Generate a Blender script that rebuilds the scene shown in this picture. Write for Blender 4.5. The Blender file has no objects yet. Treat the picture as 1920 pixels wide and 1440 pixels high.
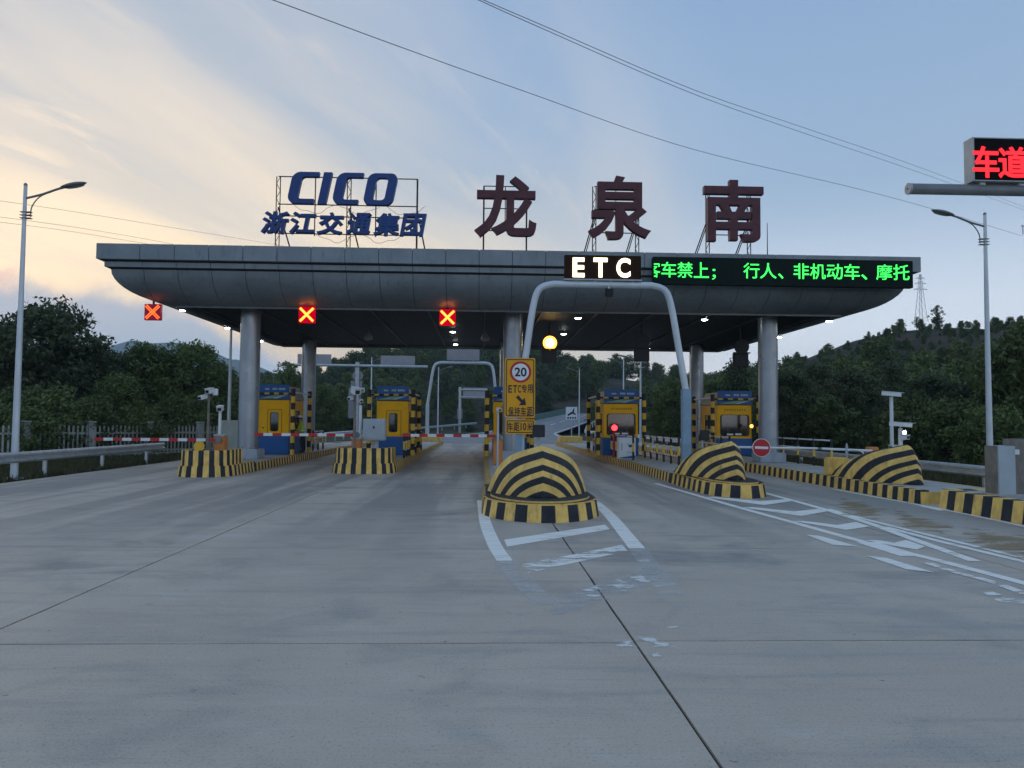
import bpy, bmesh, math, random
import numpy as np
from mathutils import Vector, Matrix

R = math.radians
PI = math.pi
random.seed(7)
SC = bpy.context.scene
COL = SC.collection

# ------------------------------------------------------------------ camera
FPX, W0, H0 = 1442.0, 1920.0, 1440.0          # focal length and size of the photograph in pixels
CAM_H = 1.8
YAW, PITCH, ROLL = R(2.18), R(2.80), R(0.49)
cam_m = (Matrix.Translation((0, 0, CAM_H)) @ Matrix.Rotation(-YAW, 4, 'Z')
         @ Matrix.Rotation(R(90) + PITCH, 4, 'X') @ Matrix.Rotation(ROLL, 4, 'Z'))
cd = bpy.data.cameras.new('camera')
cam = bpy.data.objects.new('camera', cd)
COL.objects.link(cam)
cam.matrix_world = cam_m
cd.sensor_fit = 'HORIZONTAL'
cd.sensor_width = 36.0
cd.lens = FPX / W0 * 36.0
cd.clip_start = 0.1
cd.clip_end = 12000
SC.camera = cam
SC.render.resolution_x, SC.render.resolution_y = 1024, 768


def ray(x, y):
    d = Vector(((x - W0 / 2) / FPX, -(y - H0 / 2) / FPX, -1.0))
    return cam_m.to_3x3() @ d


def at(x, y, Y):
    """point of pixel x, y at the depth Y (metres along the lanes)"""
    d = ray(x, y)
    t = Y / d.y
    return Vector((d.x * t, Y, CAM_H + d.z * t))


def gp(x, y, z=0.0):
    """point of pixel x, y on a level plane"""
    d = ray(x, y)
    t = (z - CAM_H) / d.z
    return Vector((d.x * t, d.y * t, z))


# ------------------------------------------------------------------ light
SUN_AZ, SUN_EL = -34.0, 5.0                    # degrees right of the lanes / above the horizon
sun_dir = Vector((math.sin(R(SUN_AZ)) * math.cos(R(SUN_EL)), math.cos(R(SUN_AZ)) * math.cos(R(SUN_EL)), math.sin(R(SUN_EL))))
sl = bpy.data.lights.new('sun', 'SUN')
sl.energy = 0.30
sl.angle = R(16)
sl.color = (1.0, 0.78, 0.55)
so = bpy.data.objects.new('sun', sl)
COL.objects.link(so)
so.rotation_euler = (-sun_dir).to_track_quat('-Z', 'Y').to_euler()
so.location = (-60, 60, 60)

SC.view_settings.view_transform = 'Standard'
SC.view_settings.look = 'None'
SC.view_settings.exposure = 0.7
SC.view_settings.gamma = 1.0
SC.view_settings.use_curve_mapping = False
SC.cycles.use_denoising = True
SC.cycles.max_bounces = 6
SC.cycles.diffuse_bounces = 3
SC.cycles.glossy_bounces = 3
SC.cycles.transmission_bounces = 4
SC.cycles.transparent_max_bounces = 8
SC.cycles.volume_bounces = 1
SC.cycles.sample_clamp_indirect = 4.0


class NT:
    """small helper for node trees"""
    def __init__(self, tree):
        self.t = tree
        tree.nodes.clear()

    def n(self, kind, **kw):
        o = self.t.nodes.new(kind)
        for k, v in kw.items():
            if k.startswith('i_'):
                o.inputs[k[2:].replace('_', ' ')].default_value = v
            elif isinstance(k, str):
                setattr(o, k, v)
        return o

    def l(self, a, b):
        self.t.links.new(a, b)

    def val(self, sock, v):
        if hasattr(v, 'links') or isinstance(v, bpy.types.NodeSocket):
            self.l(v, sock)
        else:
            sock.default_value = v

    def math(self, op, a, b=0.0, c=0.0, clamp=False):
        o = self.n('ShaderNodeMath', operation=op, use_clamp=clamp)
        self.val(o.inputs[0], a)
        self.val(o.inputs[1], b)
        self.val(o.inputs[2], c)
        return o.outputs[0]

    def vmath(self, op, a, b=(0, 0, 0)):
        o = self.n('ShaderNodeVectorMath', operation=op)
        self.val(o.inputs[0], a)
        self.val(o.inputs[1], b)
        return o.outputs['Value'] if op in ('DOT_PRODUCT', 'LENGTH', 'DISTANCE') else o.outputs[0]

    def mix(self, f, a, b, blend='MIX'):
        o = self.n('ShaderNodeMix', data_type='RGBA', blend_type=blend)
        o.clamp_factor = True
        self.val(o.inputs[0], f)
        self.val(o.inputs[6], a if not isinstance(a, tuple) else (*a, 1)[:4])
        self.val(o.inputs[7], b if not isinstance(b, tuple) else (*b, 1)[:4])
        return o.outputs[2]

    def noise(self, vec, scale=1.0, detail=4.0, rough=0.5, dist=0.0):
        o = self.n('ShaderNodeTexNoise')
        self.val(o.inputs['Vector'], vec)
        o.inputs['Scale'].default_value = scale
        o.inputs['Detail'].default_value = detail
        o.inputs['Roughness'].default_value = rough
        o.inputs['Distortion'].default_value = dist
        return o.outputs['Fac']

    def step(self, v, a, b, c=0.0, d=1.0):
        o = self.n('ShaderNodeMapRange', interpolation_type='SMOOTHSTEP')
        self.val(o.inputs[0], v)
        o.inputs[1].default_value, o.inputs[2].default_value = a, b
        o.inputs[3].default_value, o.inputs[4].default_value = c, d
        return o.outputs[0]

    def mapping(self, vec, loc=(0, 0, 0), rot=(0, 0, 0), scale=(1, 1, 1)):
        o = self.n('ShaderNodeMapping')
        self.val(o.inputs[0], vec)
        o.inputs[1].default_value = loc
        o.inputs[2].default_value = rot
        o.inputs[3].default_value = scale
        return o.outputs[0]

    def xyz(self, vec):
        o = self.n('ShaderNodeSeparateXYZ')
        self.val(o.inputs[0], vec)
        return o.outputs

    def comb(self, x, y, z):
        o = self.n('ShaderNodeCombineXYZ')
        for i, v in enumerate((x, y, z)):
            self.val(o.inputs[i], v)
        return o.outputs[0]


# ------------------------------------------------------------------ sky: dusk, thin streaky cloud, a low cloud bank
world = bpy.data.worlds.new('World')
SC.world = world
world.use_nodes = True
T = NT(world.node_tree)
out = T.n('ShaderNodeOutputWorld')
bg = T.n('ShaderNodeBackground')
T.l(bg.outputs[0], out.inputs[0])
bg.inputs[1].default_value = 0.1
tc = T.n('ShaderNodeTexCoord')
dirv = tc.outputs['Generated']
dx, dy, dz = T.xyz(dirv)
sky = T.n('ShaderNodeTexSky', sky_type='NISHITA')
sky.sun_disc = False
sky.sun_elevation = R(SUN_EL)
sky.sun_rotation = R(SUN_AZ)
sky.altitude = 200
sky.air_density = 1.2
sky.dust_density = 1.5
sky.ozone_density = 1.5
zc = T.math('MAXIMUM', dz, 0.0)
sunh = T.vmath('DOT_PRODUCT', dirv, (math.sin(R(SUN_AZ)), math.cos(R(SUN_AZ)), 0.0))
warm = T.step(sunh, 0.70, 1.0)                 # near the sunset
low = T.step(zc, 0.10, 0.42, 1.0, 0.0)
warm_low = T.math('MULTIPLY', T.step(sunh, 0.58, 0.84), low)
warm_f = T.math('MAXIMUM', T.math('MULTIPLY', warm, 0.85), warm_low)
# veil of high cloud: pale at the horizon, bluer upwards
veil_c = T.mix(T.step(zc, 0.0, 0.30), (0.98, 1.01, 1.06), (0.25, 0.345, 0.48))
veil_c = T.mix(T.step(zc, 0.22, 0.60), veil_c, (0.17, 0.27, 0.44))
veil_w = T.mix(T.step(zc, 0.05, 0.40), (0.66, 0.545, 0.39), (0.38, 0.39, 0.40))
veil = T.mix(warm_f, veil_c, veil_w)
# streaks lying along one wind direction
den = T.math('ADD', zc, 0.12)
px_ = T.math('DIVIDE', dx, den)
py_ = T.math('DIVIDE', dy, den)
pv = T.mapping(T.comb(px_, py_, 0.0), rot=(0, 0, R(-68)))
pm = T.mapping(pv, loc=(0.4, 0.2, 0), scale=(0.30, 1.25, 1.0))
n1 = T.noise(pm, 1.10, 6.0, 0.54, 0.6)
n2 = T.noise(T.mapping(pv, loc=(3.1, 1.2, 0), scale=(0.35, 0.9, 1)), 0.55, 3.0, 0.5, 0.3)
n3 = T.noise(T.mapping(pv, loc=(7.3, 4.2, 0), scale=(0.7, 2.6, 1)), 2.1, 7.0, 0.62, 0.5)
streak = T.math('MULTIPLY', T.step(n1, 0.30, 0.68), T.step(n2, 0.25, 0.55))
fine = T.math('MULTIPLY', T.step(n3, 0.44, 0.70), 0.75)
streak = T.math('MAXIMUM', streak, T.math('MULTIPLY', fine, T.step(n2, 0.35, 0.6)))
cover = T.math('MULTIPLY', streak, T.step(sunh, 0.50, 0.90, 0.10, 1.0))
cloud_w = T.mix(T.step(zc, 0.10, 0.45), (0.84, 0.665, 0.44), (0.68, 0.575, 0.465))
cloud_c = T.mix(T.step(sunh, 0.45, 0.86), (0.40, 0.45, 0.55), cloud_w)
base = T.mix(cover, veil, cloud_c)
base = T.mix(1.0, base, T.mix(1.0, sky.outputs[0], (0.022, 0.022, 0.022), 'MULTIPLY'), 'ADD')
# low bank of cloud near the sunset horizon, its upper edge lit
az = T.math('ARCTAN2', dx, dy)
bank_n = T.noise(T.comb(T.math('MULTIPLY', az, 9.0), T.math('MULTIPLY', zc, 9.0), 0.0), 1.5, 6.0, 0.60, 0.3)
bank_top = T.math('ADD', 0.115, T.math('MULTIPLY', bank_n, 0.075))
bank_top = T.math('ADD', bank_top, T.step(az, -0.46, -0.02, 0.0, -0.15))
bank = T.math('SUBTRACT', bank_top, zc)
bank_m = T.step(bank, -0.006, 0.028)
bank_rim = T.math('MULTIPLY', T.step(bank, -0.016, 0.0), T.step(bank, 0.0, 0.026, 1.0, 0.0))
bank_c = T.mix(T.step(zc, 0.04, 0.15), (0.41, 0.55, 0.73), (0.40, 0.45, 0.54))
base = T.mix(T.math('MULTIPLY', bank_m, 0.86), base, bank_c)
rim_n = T.step(T.noise(T.comb(T.math('MULTIPLY', az, 5.0), 2.0, 0.0), 3.0, 2.0, 0.5), 0.45, 0.65)
base = T.mix(T.math('MULTIPLY', T.math('MULTIPLY', bank_rim, rim_n), 0.7), base, (0.92, 0.60, 0.48))
both = T.mix(1.0, base, (8.6, 8.6, 8.6), 'MULTIPLY')
T.l(both, bg.inputs[0])


# ------------------------------------------------------------------ materials
MATS = {}


def mat(name, col, rough=0.6, metal=0.0, var=0.10, scale=2.5, dirt=0.0, dirt_col=(0.06, 0.05, 0.04), bump=0.0, emit=None, strength=0.0, spec=0.4, alpha=None):
    m = bpy.data.materials.new(name)
    m.use_nodes = True
    t = NT(m.node_tree)
    o = t.n('ShaderNodeOutputMaterial')
    p = t.n('ShaderNodeBsdfPrincipled')
    t.l(p.outputs[0], o.inputs[0])
    g = t.n('ShaderNodeNewGeometry').outputs['Position']
    c = col
    n = t.noise(g, scale, 5.0, 0.6)
    lo = tuple(max(0.0, v * (1 - var)) for v in col)
    hi = tuple(min(1.0, v * (1 + var)) for v in col)
    c = t.mix(t.step(n, 0.3, 0.7), lo, hi)
    if dirt > 0:
        d = t.noise(t.mapping(g, scale=(3.0, 3.0, 0.7)), 2.2, 6.0, 0.65)
        c = t.mix(t.math('MULTIPLY', t.step(d, 0.5, 0.75), dirt), c, dirt_col)
    t.val(p.inputs['Base Color'], c)
    p.inputs['Metallic'].default_value = metal
    p.inputs['Specular IOR Level'].default_value = spec
    t.val(p.inputs['Roughness'], t.step(t.noise(g, scale * 3, 3.0), 0.2, 0.8, max(0.03, rough - 0.08), min(1, rough + 0.08)))
    if bump > 0:
        b = t.n('ShaderNodeBump')
        b.inputs['Strength'].default_value = bump
        b.inputs['Distance'].default_value = 0.02
        t.l(t.noise(g, scale * 14, 4.0), b.inputs['Height'])
        t.l(b.outputs[0], p.inputs['Normal'])
    if emit:
        p.inputs['Emission Color'].default_value = (*emit, 1)
        p.inputs['Emission Strength'].default_value = strength
    MATS[name] = m
    return m


mat('panel', (0.21, 0.245, 0.27), 0.45, 0.25, 0.12, 0.7, 0.45, (0.085, 0.092, 0.10))
mat('panel_gap', (0.04, 0.04, 0.043), 0.8)
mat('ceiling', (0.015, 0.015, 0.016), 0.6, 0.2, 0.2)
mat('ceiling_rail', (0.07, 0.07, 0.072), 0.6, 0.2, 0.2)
mat('column', (0.31, 0.345, 0.385), 0.34, 0.55, 0.05, 1.2, 0.15, (0.2, 0.18, 0.15))
mat('plinth', (0.40, 0.44, 0.48), 0.7, 0, 0.08, 2, 0.3)
mat('galv', (0.50, 0.54, 0.57), 0.42, 0.55, 0.12, 3, 0.25, (0.18, 0.15, 0.12))
mat('white_paint', (0.72, 0.75, 0.76), 0.45, 0, 0.05, 2, 0.12, (0.35, 0.32, 0.28))
mat('pole_white', (0.60, 0.65, 0.69), 0.42, 0.2, 0.06, 1.5, 0.1, (0.3, 0.28, 0.25))
mat('pole_blue', (0.22, 0.34, 0.45), 0.5, 0.1, 0.12, 3, 0.25, (0.35, 0.35, 0.33))
mat('lamp_grey', (0.20, 0.21, 0.22), 0.5, 0.2)
mat('lamp_lens', (0.45, 0.46, 0.46), 0.2)
mat('navy', (0.013, 0.052, 0.21), 0.45, 0, 0.08)
mat('maroon', (0.10, 0.026, 0.034), 0.55, 0, 0.15)
mat('frame_dark', (0.05, 0.045, 0.045), 0.6, 0.4, 0.3, 6)
mat('black', (0.020, 0.021, 0.024), 0.55, 0, 0.2)
mat('board_black', (0.006, 0.006, 0.007), 0.7, 0, 0.1, spec=0.08)
mat('board_case', (0.42, 0.43, 0.43), 0.5, 0.2, 0.08, 3, 0.2)
mat('yellow', (0.80, 0.50, 0.05), 0.5, 0, 0.08, 3, 0.18, (0.20, 0.13, 0.05))
mat('booth_yellow', (0.97, 0.49, 0.002), 0.45, 0, 0.06, 1.5, 0.10, (0.3, 0.18, 0.02), spec=0.2)
mat('booth_blue', (0.010, 0.10, 0.33), 0.4, 0, 0.06)
mat('booth_green', (0.22, 0.40, 0.24), 0.45)
mat('booth_pale', (0.40, 0.52, 0.60), 0.45)
mat('booth_roof', (0.33, 0.30, 0.27), 0.6, 0, 0.1)
mat('kerb_yellow', (0.88, 0.56, 0.15), 0.75, 0, 0.16, 4, 0.55, (0.12, 0.09, 0.05), 0.25)
mat('kerb_black', (0.022, 0.025, 0.032), 0.7, 0, 0.25, 4, 0.25, (0.09, 0.085, 0.07), 0.25)
mat('deck', (0.42, 0.40, 0.37), 0.7, 0, 0.14, 1.3, 0.35, (0.16, 0.15, 0.14), 0.2)
mat('orange', (0.62, 0.22, 0.05), 0.45, 0, 0.1, 4, 0.2, (0.3, 0.15, 0.08))
mat('cabinet', (0.40, 0.46, 0.49), 0.5, 0, 0.06, 2, 0.15, (0.25, 0.24, 0.22))
mat('cabinet_brown', (0.20, 0.18, 0.15), 0.7, 0, 0.2, 3, 0.5, (0.07, 0.06, 0.05))
mat('red', (0.50, 0.018, 0.025), 0.45, 0, 0.08, 3, 0.08)
mat('sign_yellow', (0.80, 0.37, 0.004), 0.55, 0, 0.04, 2, 0.05, (0.4, 0.25, 0.05))
mat('sign_white', (0.78, 0.80, 0.82), 0.45, 0, 0.03)
mat('sign_black', (0.02, 0.018, 0.03), 0.5)
mat('sign_back', (0.33, 0.33, 0.36), 0.5, 0.3, 0.06, 1.5, 0.12)
mat('pale_wall', (0.50, 0.56, 0.50), 0.8, 0, 0.08, 1.5, 0.25)
mat('fence_white', (0.36, 0.39, 0.39), 0.65, 0, 0.1, 2, 0.25, (0.25, 0.25, 0.22))
mat('bark', (0.06, 0.045, 0.035), 0.9, 0, 0.3, 6)
mat('wire', (0.16, 0.16, 0.17), 0.6)
mat('pylon', (0.48, 0.45, 0.46), 0.6, 0.3)
mat('skin', (0.45, 0.27, 0.19), 0.6)
mat('vest', (0.45, 0.62, 0.06), 0.7, 0, 0.1)
mat('trousers', (0.02, 0.022, 0.03), 0.8)
mat('interior', (0.10, 0.10, 0.10), 0.8, 0, 0.3, 5)
mat('glass_dark', (0.02, 0.025, 0.03), 0.08, 0, 0.3, 2, spec=0.6)
mat('asphalt', (0.23, 0.23, 0.235), 0.75, 0, 0.2, 0.5, 0.2, (0.12, 0.12, 0.12), 0.2)
mat('joint', (0.030, 0.030, 0.032), 0.95)
mat('soil', (0.085, 0.075, 0.05), 0.95, 0, 0.35, 1.2)
mat('parapet_green', (0.10, 0.19, 0.15), 0.7, 0, 0.1)
mat('amber_dim', (0.35, 0.20, 0.04), 0.4)


def emitter(name, col, strength):
    m = bpy.data.materials.new(name)
    m.use_nodes = True
    t = NT(m.node_tree)
    o = t.n('ShaderNodeOutputMaterial')
    e = t.n('ShaderNodeEmission')
    e.inputs[0].default_value = (*col, 1)
    e.inputs[1].default_value = strength
    t.l(e.outputs[0], o.inputs[0])
    MATS[name] = m
    return m


emitter('led_green', (0.05, 1.0, 0.12), 1.25)
emitter('led_red', (1.0, 0.02, 0.03), 1.5)
emitter('led_red_dim', (0.36, 0.0, 0.01), 1.0)
emitter('led_cross', (1.0, 0.24, 0.03), 2.6)
emitter('led_cross_dim', (1.0, 0.12, 0.02), 1.6)
emitter('led_warm', (1.0, 0.90, 0.55), 2.4)
emitter('lamp_white', (0.95, 1.0, 0.98), 30.0)
emitter('lamp_amber', (1.0, 0.42, 0.04), 3.0)
emitter('lamp_amber_core', (1.0, 0.75, 0.30), 9.0)
emitter('lamp_red', (1.0, 0.03, 0.04), 3.0)
emitter('booth_light', (1.0, 0.92, 0.72), 0.7)


def led_back(name, col):
    m = mat(name, (0.012, 0.012, 0.014), 0.5)
    return m


def glass_mat():
    m = bpy.data.materials.new('glass')
    m.use_nodes = True
    t = NT(m.node_tree)
    o = t.n('ShaderNodeOutputMaterial')
    g = t.n('ShaderNodeBsdfGlossy')
    g.inputs['Roughness'].default_value = 0.04
    g.inputs['Color'].default_value = (0.8, 0.85, 0.9, 1)
    tr = t.n('ShaderNodeBsdfTransparent')
    tr.inputs[0].default_value = (0.28, 0.32, 0.34, 1)
    f = t.n('ShaderNodeFresnel')
    f.inputs[0].default_value = 1.5
    x = t.n('ShaderNodeMixShader')
    t.l(t.math('ADD', f.outputs[0], 0.05), x.inputs[0])
    t.l(tr.outputs[0], x.inputs[1])
    t.l(g.outputs[0], x.inputs[2])
    t.l(x.outputs[0], o.inputs[0])
    MATS['glass'] = m


glass_mat()


def concrete_mat():
    m = bpy.data.materials.new('concrete')
    m.use_nodes = True
    t = NT(m.node_tree)
    o = t.n('ShaderNodeOutputMaterial')
    p = t.n('ShaderNodeBsdfPrincipled')
    t.l(p.outputs[0], o.inputs[0])
    g = t.n('ShaderNodeNewGeometry').outputs['Position']
    rnd = t.n('ShaderNodeObjectInfo').outputs['Random']
    x, y, z = t.xyz(g)
    off = t.comb(t.math('MULTIPLY', rnd, 37.0), t.math('MULTIPLY', rnd, 11.0), 0.0)
    gs = t.vmath('ADD', g, off)
    big = t.noise(g, 0.28, 5.0, 0.6, 0.4)
    c = t.mix(t.step(big, 0.28, 0.72), (0.465, 0.368, 0.265), (0.605, 0.490, 0.362))
    c = t.mix(t.math('MULTIPLY', rnd, 0.45), c, (0.50, 0.415, 0.32))
    med = t.noise(gs, 1.1, 6.0, 0.66, 0.6)
    c = t.mix(t.step(med, 0.47, 0.70, 0.0, 0.62), c, (0.29, 0.255, 0.215))
    c = t.mix(t.step(med, 0.43, 0.24, 0.0, 0.50), c, (0.60, 0.57, 0.52))
    # broom streaks and scuffs lying across the slabs
    st = t.noise(t.mapping(gs, rot=(0, 0, R(3)), scale=(0.35, 3.2, 1)), 0.9, 6.0, 0.62, 0.25)
    c = t.mix(t.step(st, 0.50, 0.70, 0.0, 0.52), c, (0.24, 0.23, 0.215))
    c = t.mix(t.step(st, 0.46, 0.26, 0.0, 0.30), c, (0.62, 0.58, 0.53))
    st2 = t.noise(t.mapping(gs, rot=(0, 0, R(-2)), scale=(0.7, 14.0, 1)), 1.5, 5.0, 0.62, 0.15)
    c = t.mix(t.step(st2, 0.57, 0.72, 0.0, 0.36), c, (0.20, 0.195, 0.19))
    c = t.mix(t.step(st2, 0.42, 0.28, 0.0, 0.25), c, (0.62, 0.58, 0.54))
    # tyre darkening along the lanes, strongest by the islands
    ty = t.noise(t.mapping(g, scale=(0.75, 0.045, 1)), 1.0, 4.0, 0.55, 0.15)
    near = t.step(y, 6.0, 20.0)
    c = t.mix(t.math('MULTIPLY', t.step(ty, 0.42, 0.58), t.math('MULTIPLY', near, 0.78)), c, (0.155, 0.138, 0.120))
    ob = t.noise(t.mapping(g, loc=(4, 9, 0), scale=(0.30, 0.55, 1)), 1.0, 6.0, 0.68, 0.5)
    c = t.mix(t.math('MULTIPLY', t.step(ob, 0.52, 0.70), t.math('MULTIPLY', t.step(y, 4.0, 12.0), 0.80)), c, (0.15, 0.135, 0.12))
    # grime spots, oil drips, grit
    sp = t.noise(g, 5.5, 5.0, 0.7, 0.3)
    c = t.mix(t.step(sp, 0.64, 0.72, 0.0, 0.55), c, (0.10, 0.095, 0.09))
    dr = t.noise(t.mapping(gs, loc=(2, 5, 0), scale=(1, 1.6, 1)), 9.0, 2.0, 0.5)
    c = t.mix(t.step(dr, 0.735, 0.76, 0.0, 0.85), c, (0.035, 0.033, 0.03))
    gr = t.noise(g, 70.0, 3.0, 0.7)
    c = t.mix(t.step(gr, 0.30, 0.70, 0.0, 0.40), c, (0.64, 0.61, 0.57))
    gr2 = t.noise(g, 45.0, 3.0, 0.7)
    c = t.mix(t.step(gr2, 0.55, 0.68, 0.0, 0.50), c, (0.15, 0.15, 0.145))
    t.val(p.inputs['Base Color'], c)
    t.val(p.inputs['Roughness'], t.step(big, 0.3, 0.7, 0.55, 0.75))
    p.inputs['Specular IOR Level'].default_value = 0.35
    w = t.math('SINE', t.math('MULTIPLY', t.math('ADD', y, t.math('MULTIPLY', st, 0.03)), 260.0))
    hgt = t.math('ADD', t.math('MULTIPLY', w, 0.25), t.math('ADD', gr, t.math('MULTIPLY', st2, 1.5)))
    b = t.n('ShaderNodeBump')
    b.inputs['Strength'].default_value = 0.35
    b.inputs['Distance'].default_value = 0.006
    t.l(hgt, b.inputs['Height'])
    t.l(b.outputs[0], p.inputs['Normal'])
    MATS['concrete'] = m


concrete_mat()


def paint_mat(name, col, lo, hi, amount=1.0, scale=(1.0, 2.2, 1)):
    """road paint that has worn through to the slab where the noise is low"""
    m = bpy.data.materials.new(name)
    m.use_nodes = True
    t = NT(m.node_tree)
    o = t.n('ShaderNodeOutputMaterial')
    p = t.n('ShaderNodeBsdfPrincipled')
    g = t.n('ShaderNodeNewGeometry').outputs['Position']
    d = t.noise(t.mapping(g, scale=(0.8, 5, 1)), 1.5, 5.0, 0.65)
    c = t.mix(t.step(d, 0.48, 0.72, 0, 0.6), col, tuple(v * 0.5 for v in col))
    t.val(p.inputs['Base Color'], c)
    p.inputs['Roughness'].default_value = 0.6
    w = t.noise(t.mapping(g, scale=scale), 2.2, 7.0, 0.68, 0.4)
    f = t.math('MULTIPLY', t.step(w, lo, hi), amount)
    tr = t.n('ShaderNodeBsdfTransparent')
    x = t.n('ShaderNodeMixShader')
    t.l(f, x.inputs[0])
    t.l(tr.outputs[0], x.inputs[1])
    t.l(p.outputs[0], x.inputs[2])
    t.l(x.outputs[0], o.inputs[0])
    MATS[name] = m


def flake_mat(name, col, amount, scale):
    m = bpy.data.materials.new(name)
    m.use_nodes = True
    t = NT(m.node_tree)
    o = t.n('ShaderNodeOutputMaterial')
    p = t.n('ShaderNodeBsdfPrincipled')
    g = t.n('ShaderNodeNewGeometry').outputs['Position']
    d = t.noise(g, 9.0, 5.0, 0.65)
    t.val(p.inputs['Base Color'], t.mix(t.step(d, 0.45, 0.7, 0, 0.6), col, tuple(v * 0.55 for v in col)))
    p.inputs['Roughness'].default_value = 0.65
    core = t.n('ShaderNodeAttribute', attribute_name='core').outputs['Fac']
    w = t.noise(t.mapping(g, scale=(0.7, 1.5, 1)), scale, 7.0, 0.66, 0.5)
    f = t.math('ADD', core, t.math('MULTIPLY', t.math('SUBTRACT', w, 0.5), 4.6))
    f = t.math('MULTIPLY', t.step(f, 0.30, 1.05), amount)
    tr = t.n('ShaderNodeBsdfTransparent')
    x = t.n('ShaderNodeMixShader')
    t.l(f, x.inputs[0])
    t.l(tr.outputs[0], x.inputs[1])
    t.l(p.outputs[0], x.inputs[2])
    t.l(x.outputs[0], o.inputs[0])
    MATS[name] = m


flake_mat('flake_white', (0.88, 0.85, 0.78), 0.88, 7.0)
flake_mat('flake_ghost', (0.60, 0.62, 0.62), 0.40, 3.0)
flake_mat('flake_ochre', (0.36, 0.24, 0.09), 0.60, 2.0)

paint_mat('road_white', (0.95, 0.90, 0.80), 0.26, 0.40)
paint_mat('road_white_worn', (0.93, 0.88, 0.79), 0.38, 0.54)
paint_mat('road_white_ghost', (0.72, 0.70, 0.66), 0.30, 0.75, 0.80)
paint_mat('road_ochre', (0.26, 0.165, 0.055), 0.34, 0.60, 0.75, (0.7, 2.0, 1))


def leaf_mat(name, a, b, c2):
    m = bpy.data.materials.new(name)
    m.use_nodes = True
    t = NT(m.node_tree)
    o = t.n('ShaderNodeOutputMaterial')
    p = t.n('ShaderNodeBsdfPrincipled')
    g = t.n('ShaderNodeNewGeometry').outputs['Position']
    rnd = t.n('ShaderNodeObjectInfo').outputs['Random']
    n = t.noise(g, 0.55, 4.0, 0.6)
    n2 = t.noise(g, 4.0, 3.0, 0.6)
    c = t.mix(t.step(n, 0.35, 0.68), a, b)
    c = t.mix(t.step(n2, 0.50, 0.72, 0, 0.75), c, c2)
    c = t.mix(t.math('MULTIPLY', rnd, 0.30), c, (0.070, 0.070, 0.028))
    t.val(p.inputs['Base Color'], c)
    p.inputs['Roughness'].default_value = 0.62
    p.inputs['Specular IOR Level'].default_value = 0.25
    tl = t.n('ShaderNodeBsdfTranslucent')
    t.val(tl.inputs[0], t.mix(0.5, c, (0.06, 0.09, 0.02)))
    x = t.n('ShaderNodeMixShader')
    x.inputs[0].default_value = 0.18
    t.l(p.outputs[0], x.inputs[1])
    t.l(tl.outputs[0], x.inputs[2])
    t.l(x.outputs[0], o.inputs[0])
    MATS[name] = m


leaf_mat('leaf_dark', (0.048, 0.072, 0.034), (0.090, 0.125, 0.052), (0.155, 0.185, 0.10))
leaf_mat('leaf_mid', (0.070, 0.112, 0.032), (0.150, 0.205, 0.060), (0.22, 0.25, 0.10))
leaf_mat('leaf_hill', (0.052, 0.088, 0.038), (0.100, 0.148, 0.060), (0.14, 0.175, 0.085))


def ground_mat(name, a, b, c3, sc):
    m = bpy.data.materials.new(name)
    m.use_nodes = True
    t = NT(m.node_tree)
    o = t.n('ShaderNodeOutputMaterial')
    p = t.n('ShaderNodeBsdfPrincipled')
    t.l(p.outputs[0], o.inputs[0])
    g = t.n('ShaderNodeNewGeometry').outputs['Position']
    n = t.noise(g, sc, 7.0, 0.65, 0.3)
    n2 = t.noise(g, sc * 7, 5.0, 0.7)
    c = t.mix(t.step(n, 0.35, 0.65), a, b)
    c = t.mix(t.step(n2, 0.52, 0.70, 0, 0.7), c, c3)
    t.val(p.inputs['Base Color'], c)
    p.inputs['Roughness'].default_value = 0.95
    p.inputs['Specular IOR Level'].default_value = 0.1
    b_ = t.n('ShaderNodeBump')
    b_.inputs['Strength'].default_value = 0.6
    b_.inputs['Distance'].default_value = 0.15 / sc * 0.2
    t.l(n2, b_.inputs['Height'])
    t.l(b_.outputs[0], p.inputs['Normal'])
    MATS[name] = m


ground_mat('grass_ground', (0.050, 0.055, 0.026), (0.095, 0.085, 0.050), (0.14, 0.12, 0.075), 0.6)
ground_mat('hill_ground', (0.040, 0.044, 0.026), (0.085, 0.066, 0.048), (0.13, 0.095, 0.07), 0.12)
ground_mat('mountain', (0.030, 0.045, 0.030), (0.050, 0.065, 0.042), (0.06, 0.07, 0.05), 0.01)


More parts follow.
